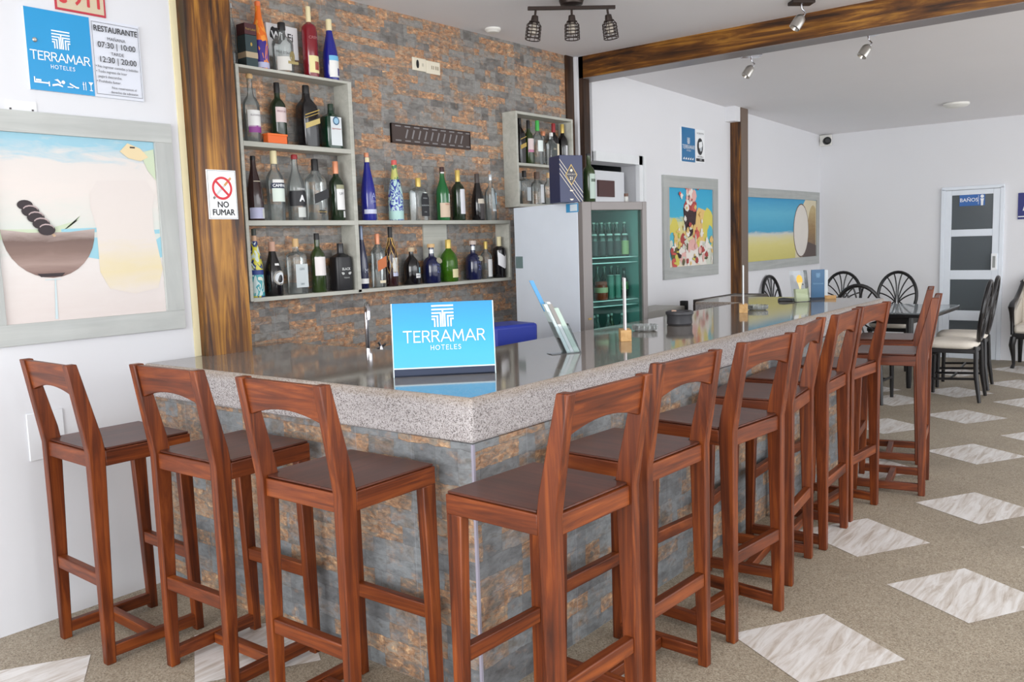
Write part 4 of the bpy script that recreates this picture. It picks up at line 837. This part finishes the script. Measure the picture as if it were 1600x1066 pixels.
mb.build('canvas', [SEA2, C((220, 214, 206), .8), C((110, 92, 84), .8), m_gradz('coconut_husk', [(0, (96, 80, 76)), (.5, (150, 122, 84)), (1, (196, 176, 130))], .1, .8, noise=.2), C((214, 204, 176), .8), C((92, 80, 76), .8)], t, smooth=0)
# small sign on side wall
t = empty('mask_sign', (5.985, WS, 2.37), 0, 'small blue and white face mask sign on the wall above the sundae painting', 'sign')
MB().box(-.252, .252, -.012, 0, 0, .335).build('panel', WHT, t); MB().box(-.252, .035, -.0135, -.012, 0, .335).build('blue_field', C((32, 112, 164), .35), t)
mb = MB(); logo_T(mb, (-.11, yy, .205), U, V, .06, 0); stroke_text(mb, 'TERRAMAR', .036, (-.11, yy, .145), U, V, 0, wt=.13); stroke_text(mb, 'HOTELES', .014, (-.11, yy, .11), U, V, 0, gap=.3, wt=.14)
for k in range(5): R_ = flat(mb, [(-.23 + .048 * k, .02), (-.20 + .048 * k, .02), (-.20 + .048 * k, .045), (-.23 + .048 * k, .03)], (0, yy, 0), U, V, 0)
flat(mb, [(.062 * math.cos(a), .085 * math.sin(a)) for a in [k * PI / 12 for k in range(24)]], (.143, yy, .165), U, V, 1)
flat(mb, [(-.03, .03), (.04, .045), (.05, 0), (.01, -.05), (-.03, -.02)], (.143, yy - .0006, .175), U, V, 0); flat(mb, [(-.02, -.03), (.045, -.01), (.03, -.055), (0, -.06)], (.143, yy - .001, .175), U, V, 2)
text_on(mb, 'USO OBLIGATORIO', .02, (.143, yy, .295), U, V, 1, sx=.9); text_on(mb, 'MASCARILLA', .022, (.143, yy, .06), U, V, 1); flat(mb, [(-.09, -.014), (.09, -.014), (.09, .014), (-.09, .014)], (.143, yy, .03), U, V, 1); text_on(mb, 'USAR', .022, (.143, yy - .0006, .03), U, V, 0)
mb.build('lettering', [WHT, INK, C((190, 196, 200))], t, smooth=0)
# no smoking sign on the pillar
t = empty('no_smoking_sign', (.402, 1.99, 1.787), 0, 'white no smoking sign with red ring on the wooden pillar', 'sign')
MB().box(-.083, .083, -.006, 0, 0, .246).build('panel', WHT, t)
mb = MB(); yq = -.0068; N = 40; ro, ri = .058, .046; cz = .155
rg = [(ro * math.cos(2 * PI * k / N), ro * math.sin(2 * PI * k / N)) for k in range(N)]; r2 = [(ri * math.cos(2 * PI * k / N), ri * math.sin(2 * PI * k / N)) for k in range(N)]
mb.add([(a, yq - .0006, cz + b) for a, b in rg + r2], [(k, (k + 1) % N, N + (k + 1) % N, N + k) for k in range(N)], 0)
c45 = .7071; bar = [(-.05, .006), (-.05, -.006), (.05, -.006), (.05, .006)]
mb.poly([(a * c45 + b * c45, yq - .001, cz - a * c45 + b * c45) for a, b in bar], 0)
mb.poly([(a * c45 - b * c45, yq, cz + a * c45 + b * c45) for a, b in [(-.075, -.006), (.02, -.006), (.02, .006), (-.075, .006)]], 2); mb.poly([(a * c45 - b * c45, yq, cz + a * c45 + b * c45) for a, b in [(.02, -.006), (.075, -.006), (.075, .006), (.02, .006)]], 3); mb.poly([(a * c45 - b * c45, yq - .0003, cz + a * c45 + b * c45) for a, b in [(-.075, -.006), (-.062, -.006), (-.062, .006), (-.075, .006)]], 4)
text_on(mb, 'NO', .042, (0, yq, .072), U, V, 1, bold=.0012); text_on(mb, 'FUMAR', .042, (0, yq, .033), U, V, 1, bold=.0012, sx=.95)
for a, b, c, d in ((-.079, .004, .079, .0055), (-.079, .2405, .079, .242), (-.079, .004, -.0775, .242), (.0775, .004, .079, .242)): flat(mb, [(a, b), (c, b), (c, d), (a, d)], (0, yq, 0), U, V, 1)
mb.build('lettering', [C((206, 44, 56)), INK, C((206, 206, 204)), C((206, 150, 90)), C((120, 116, 112))], t, smooth=0)

# ------------------------------------------------------------------ on the bar
sx0, sy0, sx1, sy1 = .205, .585, .485, .295
t = empty('counter_sign', ((sx0 + sx1) / 2, (sy0 + sy1) / 2, 1.1), math.atan2(sy1 - sy0, sx1 - sx0), 'large bright blue hotel sign standing at the bar corner', 'sign')
w = .2015
mb = MB(); mb.box(-w, w, .0, .10, 0, .006); mb.box(-w, w, .0, .006, 0, .032); mb.build('acrylic_stand', C((44, 54, 78), .1), t)
SB = m_gradz('sign_blue', [(0, (66, 176, 226)), (.5, (40, 156, 212)), (1, (36, 134, 190))], .03, .30, noise=.05, rough=.25)
tl = .045
mb = MB(); mb.add([(-w, -.001, .036), (w, -.001, .036), (w, tl, .292), (-w, tl, .292), (-w, .005, .036), (w, .005, .036), (w, tl + .006, .292), (-w, tl + .006, .292)], [(0, 1, 2, 3), (4, 7, 6, 5), (0, 4, 5, 1), (3, 2, 6, 7), (0, 3, 7, 4), (1, 5, 6, 2)]); pnl = mb.build('panel', SB, t)
sl = Vector((0, tl + .001, .256)).normalized(); O0 = Vector((0, -.003, .036))
mb = MB(); logo_T(mb, O0 + sl * .205, U, sl, .088, 0); stroke_text(mb, 'TERRAMAR', .045, O0 + sl * .124 + Vector((.003, 0, 0)), U, sl, 0, gap=.18, wt=.105); stroke_text(mb, 'HOTELES', .0185, O0 + sl * .078 + Vector((.008, 0, 0)), U, sl, 0, gap=.32, wt=.10); mb.build('lettering', C((236, 246, 248)), pnl, smooth=0)
mb = MB(); mb.box(-w - .004, -w, -.002, .006, .0, .29); mb.box(w, w + .004, -.002, .006, .0, .29); 
for s in (-1, 1): pass
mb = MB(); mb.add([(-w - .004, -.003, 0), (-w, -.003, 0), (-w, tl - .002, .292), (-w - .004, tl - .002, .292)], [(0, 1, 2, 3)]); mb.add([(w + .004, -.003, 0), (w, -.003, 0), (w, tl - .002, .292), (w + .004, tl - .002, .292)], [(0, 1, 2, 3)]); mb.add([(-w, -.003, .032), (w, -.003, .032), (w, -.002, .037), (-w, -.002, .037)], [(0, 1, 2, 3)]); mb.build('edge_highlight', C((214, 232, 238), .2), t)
# leaflet holder
t = empty('leaflet_holder', (1.14, .375, 1.1), -.55, 'clear slanted leaflet holder with papers and a blue leaflet on the bar', 'leaflet holder')
lean = .10
def slab(x0, x1, z0, z1, y0, y1, ln0=.0, k=.42):
    # sheet leaning in -x/+y with height
    mb = MB(); f = lambda x, y, z: (x - k * z, y + .05 * z, z)
    v = [f(x, y, z) for z in (z0, z1) for y in (y0, y1) for x in (x0, x1)]
    return mb.add(v, [(0, 2, 3, 1), (4, 5, 7, 6), (0, 1, 5, 4), (2, 6, 7, 3), (0, 4, 6, 2), (1, 3, 7, 5)])
mb = slab(-.036, -.033, 0, .20, -.03, .03); m2 = slab(.036, .039, .0, .14, -.03, .03); mb.add(m2.v, m2.f); m2 = slab(-.033, .036, .0, .13, -.031, -.029); mb.add(m2.v, m2.f); m2 = slab(-.033, .036, .0, .20, .029, .031); mb.add(m2.v, m2.f); mb.box(-.11, .03, -.035, .035, -.0, .003); mb.build('acrylic_pocket', ACRYL, t)
PAPER = C((206, 222, 222)); PAP2 = C((184, 204, 192))
slab(-.030, -.012, .004, .235, -.026, .026, k=.46).build('papers', PAPER, t); slab(-.010, .006, .004, .245, -.026, .026, k=.46).build('papers', C((222, 226, 226)), t); slab(.008, .033, .004, .215, -.026, .026, k=.46).build('papers', PAP2, t)
slab(.0335, .035, .13, .21, -.024, .024, k=.46).build('printed_photo', C((120, 116, 112)), t); slab(-.011, .010, .14, .235, -.0285, -.027, k=.46).build('printed_photo', C((142, 138, 134)), t); slab(-.034, -.014, .2, .345, .0, .005, k=.46).build('blue_leaflet', C((84, 152, 200)), t)
# menu block with standing card
def card_block(x, y, rz, bw, bd, bh, cw, ch, label, cm, lean=0):
    t = empty('menu_stand', (x, y, 1.1), rz, label, 'menu holder')
    MB().box(-bw, bw, -bd, bd, 0, bh).build('wood_block', m_block, t, bevel=.002)
    MB().box(-cw, cw, -.004, .004, bh - .012, bh + ch).build('card', cm, t)
    return t
m_block = m_wood('pine_block', 'x', (188, 146, 92), (210, 168, 112), (224, 186, 132), rough=.6, coat=0)
VIEW1 = math.atan2(.372 + 1.926, 1.66 + 2.17)
card_block(1.665, .40, VIEW1 + .10, .055, .028, .058, .045, .265, 'edge-on white menu card in a pine block in the middle of the bar', C((226, 222, 224)))
VIEW2 = math.atan2(.51 + 1.926, 3.38 + 2.17)
card_block(3.385, .51, VIEW2 + .03, .055, .028, .058, .045, .26, 'edge-on white menu card in a pine block further along the bar', C((222, 226, 228)))
# glass ashtray and stone mortar bowl
def ashtray(x, y, label, rim_m):
    t = empty('ashtray', (x, y, 1.1), 0, label, 'ashtray')
    MB().lathe([(.052, 0), (.066, .006), (.07, .034), (.064, .034), (.056, .012), (.001, .010)], 28, caps=False).build('glass_dish', rim_m, t)
    mb = MB(); 
    for k in range(14): a = k * 2 * PI / 14; mb.lathe([(.005, .008), (.006, .03), (.003, .036)], 6, cx=.0685 * math.cos(a), cy=.0685 * math.sin(a))
    mb.build('fluting', rim_m, t); return t
GASH = m_glass('ash_glass', (.86, .88, .88), 2.0, .22, (196, 200, 198))
ashtray(2.12, .545, 'clear fluted glass ashtray beside the dark stone bowl on the bar', GASH); ashtray(3.60, .50, 'clear glass ashtray behind the far pine block on the bar', GASH)
t = empty('ashtray', (2.50, .525, 1.1), 0, 'round dark grey stone ashtray bowl on the bar', 'bowl')
STN = plain('dark_stone', (58, 58, 62), .45)
mb = MB(); mb.lathe([(.070, 0), (.076, .008), (.074, .045), (.078, .060), (.083, .064), (.083, .078), (.076, .082), (.066, .076), (.058, .03), (.001, .024)], 32, caps=False); mb.build('stone_bowl', STN, t)
MB().tube([(-.045, .0, .085), (-.075, .01, .088)], .0045, 8).build('cigarette_stub', C((196, 160, 140)), t)
# wallet like black case, yellow flower, tube stand, blue card
t = empty('phone_case', (4.42, .60, 1.1), -1.15, 'flat black folded case lying on the bar by the yellow flower stand', 'case')
mb = MB(); mb.prism([(-.075, .004), (-.065, .022), (-.03, .026), (.075, .016), (.085, .006), (.05, .0), (-.06, .0)], 'y', -.035, .035); mb.build('body', PBLACK, t, bevel=.004)
t = empty('leaflet_holder', (4.36, .47, 1.1), -.55, 'pale see-through leaflet holder showing a yellow flower near the bar end', 'leaflet holder')
def taper(x0, x1, y0, y1, z0, z1, kx=-.14):
    f = lambda x, y, z: (x + kx * z, y, z); v = [f(x, y, z) for z in (z0, z1) for y in (y0, y1) for x in (x0, x1)]
    return MB().add(v, [(0, 2, 3, 1), (4, 5, 7, 6), (0, 1, 5, 4), (2, 6, 7, 3), (0, 4, 6, 2), (1, 3, 7, 5)])
taper(-.065, .065, -.02, .02, 0, .24).build('acrylic_pocket', ACRYL, t); taper(-.05, .058, -.012, .012, .004, .10).build('papers', C((206, 212, 168)), t)
mb = MB(); O = Vector((-.035, -.021, .17))
flat(mb, [(.028 * math.cos(a) - .0, .038 * math.sin(a)) for a in [k * PI / 7 for k in range(14)]], O, (1, 0, 0), (-.14, 0, 1), 0); flat(mb, [(-.02, -.02), (.02, -.02), (.004, -.07), (-.008, -.07)], O, (1, 0, 0), (-.14, 0, 1), 1)
flat(mb, [(.02, -.03), (.032, -.03), (.032, -.042), (.02, -.042)], O, (1, 0, 0), (-.14, 0, 1), 2); mb.build('flower_print', [C((236, 184, 60)), C((222, 206, 150)), C((70, 66, 50))], t, smooth=0)
a = math.atan2(.46 + 1.926, 4.74 + 2.17)
t = empty('counter_sign', (4.60, .43, 1.1), a - PI / 2 + .5, 'small dark blue hotel card standing near the far end of the bar', 'sign')
MB().box(-.055, .055, -.004, .004, .0, .235).build('panel', C((38, 88, 126), .3), t); mb = MB(); logo_T(mb, (0, -.005, .19), U, V, .035, 0); text_on(mb, 'TERRAMAR', .018, (0, -.005, .125), U, V, 0); mb.build('lettering', C((120, 160, 190)), t, smooth=0)
MB().box(-.057, .057, -.006, .03, 0, .018).build('foot', C((36, 50, 66), .2), t)
t = empty('menu_stand', (4.72, .405, 1.1), a - PI / 2, 'white card in a low pale wooden strip at the far bar end', 'menu holder')
MB().box(-.07, .075, -.02, .02, 0, .026).build('wood_block', m_block, t, bevel=.002); mb = MB(); mb.box(-.026, .012, -.004, .004, .026, .226); mb.build('card', C((230, 238, 242)), t)

# things behind the bar
t = empty('plastic_bin', (1.93, 1.42, 0), FA + .06, 'bright blue plastic bin behind the bar beside the fridge', 'bin')
BLUEP = C((30, 50, 150), .45)
mb = MB(); mb.loft([[(-.15, -.12, 0), (.15, -.12, 0), (.15, .12, 0), (-.15, .12, 0)], [(-.165, -.13, 1.13), (.165, -.13, 1.13), (.165, .13, 1.13), (-.165, .13, 1.13)]]); mb.build('bin_body', BLUEP, t, bevel=.02)
t = empty('side_table', (5.0, 1.36, 0), 0, 'dark framed stand behind the far end of the bar before the ochre post', 'table')
DKW = C((66, 58, 54), .5); GR = C((150, 146, 142), .4)
MB().box(.02, .88, .02, .32, 1.03, 1.045).build('table_top', C((164, 160, 156), .25), t)
mb = MB(); mb.box(0, .9, 0, .03, 1.005, 1.052); mb.box(0, .9, .31, .34, 1.005, 1.052); mb.box(0, .03, .03, .31, 1.005, 1.052); mb.box(.87, .9, .03, .31, 1.005, 1.052); mb.build('frame', DKW, t, bevel=.003)
for x in (0, .86):
    for y_ in (0, .30): MB().box(x, x + .04, y_, y_ + .04, 0, 1.005).build('leg', DKW, t)
MB().box(.04, .86, .04, .30, .5, .98).build('shelf_box', GR, t)
t = empty('cabinet', (4.25, 1.85, 0), 0, 'grey low cabinet with a small black latch right of the fridge', 'cabinet')
MB().box(0, .89, .0, .32, 0, .985).build('carcass', C((166, 164, 158), .5), t, bevel=.004); MB().box(.875, .915, -.02, .05, .92, 1.03).build('latch', PBLACK, t, bevel=.006); MB().box(.05, .84, -.012, 0, .15, .88).build('cabinet_door', C((160, 158, 152), .5), t, bevel=.003)

# ------------------------------------------------------------------ ceiling fittings
t = empty('ceiling_light', (2.475, 1.235, 3.118), math.atan2(1.022 - 1.414, 2.673 - 2.314), 'bronze three lamp ceiling bar with wire cage shades', 'lamp')
MB().lathe([(.075, 0), (.078, -.012), (.07, -.035), (.03, -.04)], 24).build('canopy', DARKMET, t); MB().box(-.275, .275, -.012, .012, -.066, -.045).build('bar', DARKMET, t, bevel=.003)
for i, x in enumerate((-.225, -.0, .225)):
    tilt = (.14, 0, -.12)[i]
    M = Matrix.Translation((x, 0, -.066)) @ Matrix.Rotation(tilt, 4, 'Y')
    MB().lathe([(.007, 0), (.007, -.03), (.02, -.036), (.024, -.065), (.022, -.08)], 14).xf(M).build('lamp_holder', DARKMET, t)
    mb = MB()
    for z, r in ((-.072, .03), (-.095, .044), (-.115, .046), (-.135, .046), (-.155, .046), (-.178, .046)): mb.tube([(r * math.cos(k * PI / 10), r * math.sin(k * PI / 10), z) for k in range(20)], .0032, 6, closed=True)
    for k in range(10): a = k * PI / 5; mb.tube([(.024 * math.cos(a), .024 * math.sin(a), -.068), (.044 * math.cos(a), .044 * math.sin(a), -.092), (.046 * math.cos(a), .046 * math.sin(a), -.178)], .0022, 5)
    mb.xf(M).build('cage_shade', DARKMET, t); MB().lathe([(.012, -.08), (.024, -.11), (.026, -.13), (.016, -.15), (.002, -.155)], 14).xf(M).build('bulb', C((200, 190, 176), .2), t)
def spot(name, loc, rz, label, s=1.0, basem=CHROME, tilt=.6):
    t = empty(name, loc, rz, label, 'spotlight', 'single ceiling spotlights')
    MB().box(-.075 * s, .075 * s, -.045 * s, .045 * s, -.022 * s, 0).build('base_plate', basem, t, bevel=.004)
    MB().tube([(0, 0, -.02 * s), (.004, 0, -.05 * s), (.03 * s, 0, -.075 * s), (.01 * s, 0, -.10 * s)], .006 * s, 8).build('arm', CHROME, t)
    M = Matrix.Translation((.0, 0, -.10 * s)) @ Matrix.Rotation(tilt, 4, 'Y')
    MB().lathe([(.016 * s, .01 * s), (.032 * s, -.006 * s), (.036 * s, -.02 * s), (.036 * s, -.085 * s), (.028 * s, -.088 * s), (.02 * s, -.07 * s)], 20).xf(M).build('lamp_head', STEEL, t); return t
spot('ceiling_spotlight', (4.62, .98, 3.05), -.75, 'small chrome ceiling spotlight beyond the beam, left one', 1.0)
spot('ceiling_spotlight', (3.60, .20, 3.118), -.8, 'silver ceiling spotlight hanging in front of the beam', 1.0, DARKMET)
spot('ceiling_spotlight', (4.55, .06, 3.052), -.8, 'silver ceiling spotlight beyond the beam, right one', 1.0)
t = empty('smoke_detector', (2.70, 2.06, 3.118), 0, 'small white round detector on the ceiling above the stone wall', 'smoke detector'); MB().lathe([(.055, 0), (.057, -.012), (.04, -.028), (.02, -.03)], 24).build('housing', PLW, t)
t = empty('ceiling_lamp', (8.31, .246, 2.955), 0, 'flat white dome lamp on the far ceiling', 'lamp'); MB().lathe([(.13, 0), (.13, -.02), (.10, -.04), (.04, -.05)], 28).build('dome', PLW, t)
t = empty('security_camera', (9.70, 2.10, 2.83), 0, 'small black lens security camera in the far ceiling corner', 'camera'); mb = MB(); mb.lathe([(.05, 0), (.05, .06), (.03, .075)], 18); mb.xf(Matrix.Rotation(-PI / 2, 4, 'Y') @ Matrix.Rotation(.5, 4, 'X')); mb.build('housing', PBLACK, t); MB().box(-.02, .03, -.06, .085, -.06, .08).build('mount', PLW, t)
# signs at the far wall
t = empty('restroom_sign', (XF - .018, .335, 1.885), -PI / 2, 'blue restroom sign with white figure on the far glazed door', 'sign'); MB().box(-.14, .14, -.006, 0, 0, .14).build('panel', C((52, 104, 176)), t)
mb = MB(); text_on(mb, 'BAÑOS', .062, (-.035, -.007, .07), U, V, 0, bold=.0006); flat(mb, [(.02 * math.cos(k), .02 * math.sin(k)) for k in [q * PI / 5 for q in range(10)]], (.11, -.007, .11), U, V, 0); flat(mb, [(-.02, .035), (.02, .035), (.014, 0), (.012, -.05), (-.012, -.05), (-.014, 0)], (.11, -.007, .05), U, V, 0); flat(mb, [(-.002, -.055), (.002, -.055), (.002, .055), (-.002, .055)], (.07, -.007, .07), U, V, 0); mb.build('lettering', WHT, t, smooth=0)
t = empty('restroom_sign', (XF, -.30, 1.70), -PI / 2, 'dark blue sign with white figure on the far wall at the right edge', 'sign'); MB().box(-.145, .145, -.012, 0, 0, .31).build('panel', C((38, 44, 116)), t)
mb = MB(); flat(mb, [(.03 * math.cos(k), .03 * math.sin(k)) for k in [q * PI / 5 for q in range(10)]], (-.05, -.013, .235), U, V, 0); flat(mb, [(-.045, .02), (.045, .02), (.02, .12), (-.02, .12)], (-.05, -.013, .08), U, V, 0); flat(mb, [(-.14, 0), (.12, 0), (.12, .012), (-.14, .012)], (0, -.013, .025), U, V, 0); mb.build('pictogram', WHT, t, smooth=0)

# ------------------------------------------------------------------ dining set
def make_dchair(loc, rz, label):
    t = empty('dining_chair', loc, rz, label, 'chair', 'black oval back dining chairs'); H = 1.13
    # local +x is the way the sitter faces
    for s in (1, -1):
        MB().tube([(.21, .20 * s, 0), (.205, .195 * s, .47)], [.016, .024], 10).build('leg', BLACK, t)
        MB().tube([(-.25, .21 * s, 0), (-.215, .19 * s, .25), (-.205, .17 * s, .52)], [.016, .022, .02], 10).build('rear_leg', BLACK, t)
    MB().prism([(-.21, -.19), (.23, -.225), (.23, .225), (-.21, .19)], 'z', .455, .495).build('seat_frame', BLACK, t, bevel=.006)
    mb = MB(); sc = [(.90, .495), (1.0, .515), (1.0, .54), (.93, .56), (.6, .572)]
    rings = []
    for k, z in sc:
        ring = []
        for a in [q * 2 * PI / 28 for q in range(28)]:
            c, s_ = math.cos(a), math.sin(a); f = (abs(c) ** 5 + abs(s_) ** 5) ** -.2; ring.append((.015 + .225 * k * f * c, .222 * k * f * s_, z))
        rings.append(ring)
    mb.loft(rings); mb.build('cushion', CREAM, t, smooth=60)
    bx = lambda z: -.205 - .09 * max(0, (z - .5)) / .63
    cz, rz_, ry = .84, .28, .215
    mb = MB(); mb.tube([(bx(cz + rz_ * math.sin(a)), ry * math.cos(a), cz + rz_ * math.sin(a)) for a in [q * 2 * PI / 36 for q in range(36)]], .019, 8, closed=True); mb.build('back_hoop', BLACK, t)
    for k, (ang, bend) in enumerate(((1.35, .0), (1.79, .0), (.95, .03), (2.19, -.03), (.5, .05), (2.64, -.05), (.12, .05), (3.02, -.05))):
        e = (ry * .97 * math.cos(ang), cz + rz_ * .97 * math.sin(ang)); o_ = (.012 if math.cos(ang) > 0 else -.012, cz - .05 - .012 * (k // 2)); m_ = ((e[0] + o_[0]) / 2 - (.03 if math.cos(ang) > 0 else -.03), (e[1] + o_[1]) / 2 + .03)
        pts = []
        for i in range(7):
            u = i / 6; yv = (1 - u) ** 2 * o_[0] + 2 * u * (1 - u) * m_[0] + u * u * e[0]; zv = (1 - u) ** 2 * o_[1] + 2 * u * (1 - u) * m_[1] + u * u * e[1]; pts.append((bx(zv), yv, zv))
        MB().tube(pts, .008, 6).build('spindle', BLACK, t)
    for ang in (4.35, 5.07, 3.75, 5.67):
        e = (ry * .97 * math.cos(ang), cz + rz_ * .97 * math.sin(ang)); o_ = (.012 * (1 if math.cos(ang) > 0 else -1), cz - .06)
        MB().tube([(bx(o_[1]), o_[0], o_[1]), (bx((o_[1] + e[1]) / 2), o_[0] * .5 + e[0] * .4, (o_[1] + e[1]) / 2), (bx(e[1]), e[0], e[1])], .008, 6).build('spindle', BLACK, t)
    for s in (1, -1): MB().tube([(.207, .197 * s, .2), (-.225, .193 * s, .22)], .012, 8).build('stretcher', BLACK, t)
    MB().tube([(.0, .195, .21), (.0, -.195, .21)], .012, 8).build('stretcher', BLACK, t)
    for s in (1, -1): MB().tube([(.20, .19 * s, .36), (.17, .19 * s, .43), (.11, .19 * s, .458)], .010, 6).build('bracket', BLACK, t)
    return t
CH = [(6.90, -.08, 1.63, 'black oval back dining chair with cream seat at right, nearer of the two in profile'),
 (7.62, -.02, 1.65, 'black oval back dining chair with cream seat at right, farther of the two in profile'),
 (6.42, .60, .05, 'black oval back dining chair seen from behind just past the bar end'),
 (8.55, .93, PI + .05, 'black oval back chair facing the bar, right of two at the table far side'),
 (8.55, 1.56, PI + .1, 'black oval back dining chair facing the bar, behind the small blue card'),
 (7.85, 1.86, -PI / 2 - .1, 'black dining chair seen edge-on behind the yellow flower holder')]
c0 = None
for x, y, r, lb in CH:
    if c0 is None: c0 = make_dchair((x, y, 0), r, lb)
    else: dup(c0, (x, y, 0), r, lb)
t = empty('dining_table', (7.5, .95, 0), 0, 'black dining table with glass top coloured as a pale reflection beyond the bar end', 'table')
X0, X1, Y0, Y1 = -.42, .74, -.80, .62
MB().box(X0, X1, Y0, Y1, .775, .789).build('glass_top', m_glass('table_glass', (.75, .8, .8), 2.2, .4, (176, 184, 188)), t)  # pale diffuse body puts the reflection on the glass into its colour
mb = MB(); mb.box(X0, X1, Y0, Y0 + .06, .74, .775); mb.box(X0, X1, Y1 - .06, Y1, .74, .775); mb.box(X0, X0 + .06, Y0 + .06, Y1 - .06, .74, .775); mb.box(X1 - .06, X1, Y0 + .06, Y1 - .06, .74, .775); mb.build('top_frame', BLACK, t, bevel=.006)
mb = MB(); mb.box(X0 + .14, X1 - .14, Y0 + .24, Y0 + .27, .66, .74); mb.box(X0 + .14, X1 - .14, Y1 - .17, Y1 - .14, .66, .74); mb.box(X0 + .14, X0 + .17, Y0 + .27, Y1 - .17, .66, .74); mb.box(X1 - .17, X1 - .14, Y0 + .27, Y1 - .17, .66, .74); mb.build('apron', BLACK, t)
for x in (X0 + .155, X1 - .155):
    for y_ in (Y0 + .255, Y1 - .155): MB().tube([(x, y_, 0), (x, y_, .1), (x, y_, .64), (x, y_, .74)], [.022, .028, .036, .036], 10).build('leg', BLACK, t)
# armchair at the right edge
t = empty('armchair', (9.34, -.50, 0), PI, 'cream upholstered armchair with black cabriole legs at the right edge', 'armchair')
mb = MB(); mb.box(-.27, .27, -.27, .27, .34, .40); mb.build('seat_frame', BLACK, t, bevel=.012)
MB().box(-.25, .26, -.25, .25, .40, .50).build('cushion', CREAM, t, bevel=.03)
MB().prism([(-.30, .46), (-.20, .46), (-.26, 1.0), (-.33, 1.02)], 'y', -.25, .25).build('backrest', CREAM, t, bevel=.02)
for s in (-1, 1):
    MB().tube([(.25, .25 * s, .36), (.27, .262 * s, .27), (.235, .25 * s, .14), (.225, .245 * s, .05), (.26, .255 * s, .0)], [.036, .034, .022, .018, .022], 10).build('leg', BLACK, t)
    MB().tube([(-.25, .25 * s, .36), (-.26, .255 * s, .2), (-.30, .26 * s, 0)], [.032, .026, .02], 10).build('rear_leg', BLACK, t)
    MB().tube([(.20, .27 * s, .38), (.17, .28 * s, .52), (.20, .285 * s, .64), (.24, .285 * s, .70), (.18, .285 * s, .74), (.0, .28 * s, .77), (-.15, .27 * s, .84), (-.28, .25 * s, .96)], [.022, .022, .026, .034, .028, .026, .024, .022], 10).build('arm', BLACK, t)
    MB().prism([(-.25, .48), (.16, .48), (.16, .66), (-.2, .78), (-.28, .9)], 'y', .255 * s - .012, .255 * s + .012).build('arm_panel', CREAM, t)
MB().tube([(-.30, -.27, .95), (-.34, -.15, 1.05), (-.345, 0, 1.08), (-.34, .15, 1.05), (-.30, .27, .95)], .024, 10).build('crest_rail', BLACK, t)

# ------------------------------------------------------------------ light
w = bpy.data.worlds.new('World'); scn.world = w; w.use_nodes = True; nt = w.node_tree; bg = nt.nodes['Background']
bg.inputs['Color'].default_value = (.94, .97, 1.0, 1); bg.inputs['Strength'].default_value = 2.7
def area(name, loc, target, size, sizey, power, col=(1, 1, 1)):
    l = bpy.data.lights.new(name, 'AREA'); l.shape = 'RECTANGLE'; l.size = size; l.size_y = sizey; l.energy = power; l.color = col
    o = bpy.data.objects.new(name, l); COL.objects.link(o); o.location = loc
    o.rotation_euler = (Vector(target) - Vector(loc)).to_track_quat('-Z', 'Y').to_euler(); return o
area('terrace_daylight', (2.5, -8.5, 3.0), (2.5, 1.0, 1.4), 10, 3.5, 260, (.98, .98, 1))
area('terrace_daylight_side', (-8.0, -1.0, 2.2), (0, .9, 1.5), 6, 3.4, 420, (.99, .99, 1))
scn.view_settings.view_transform = 'Standard'; scn.view_settings.look = 'None'; scn.view_settings.exposure = 0; scn.view_settings.gamma = 1

# ------------------------------------------------------------------ camera
F, YAW, PIT, ROL = 1354.2, .67583598, -.11286615, -.03290579
f = Vector((math.cos(YAW) * math.cos(PIT), math.sin(YAW) * math.cos(PIT), math.sin(PIT)))
rt = f.cross(Vector((0, 0, 1))).normalized(); up = rt.cross(f)
r1 = rt * math.cos(ROL) + up * math.sin(ROL); u1 = -rt * math.sin(ROL) + up * math.cos(ROL)
cd = bpy.data.cameras.new('Camera'); cam = bpy.data.objects.new('Camera', cd); COL.objects.link(cam)
cd.sensor_width = 36; cd.sensor_fit = 'HORIZONTAL'; cd.lens = F / 1600 * 36; cd.clip_end = 200
M = Matrix((r1, u1, -f)).transposed().to_4x4(); M.translation = Vector((-2.17, -1.926, 1.620)); cam.matrix_world = M
scn.camera = cam
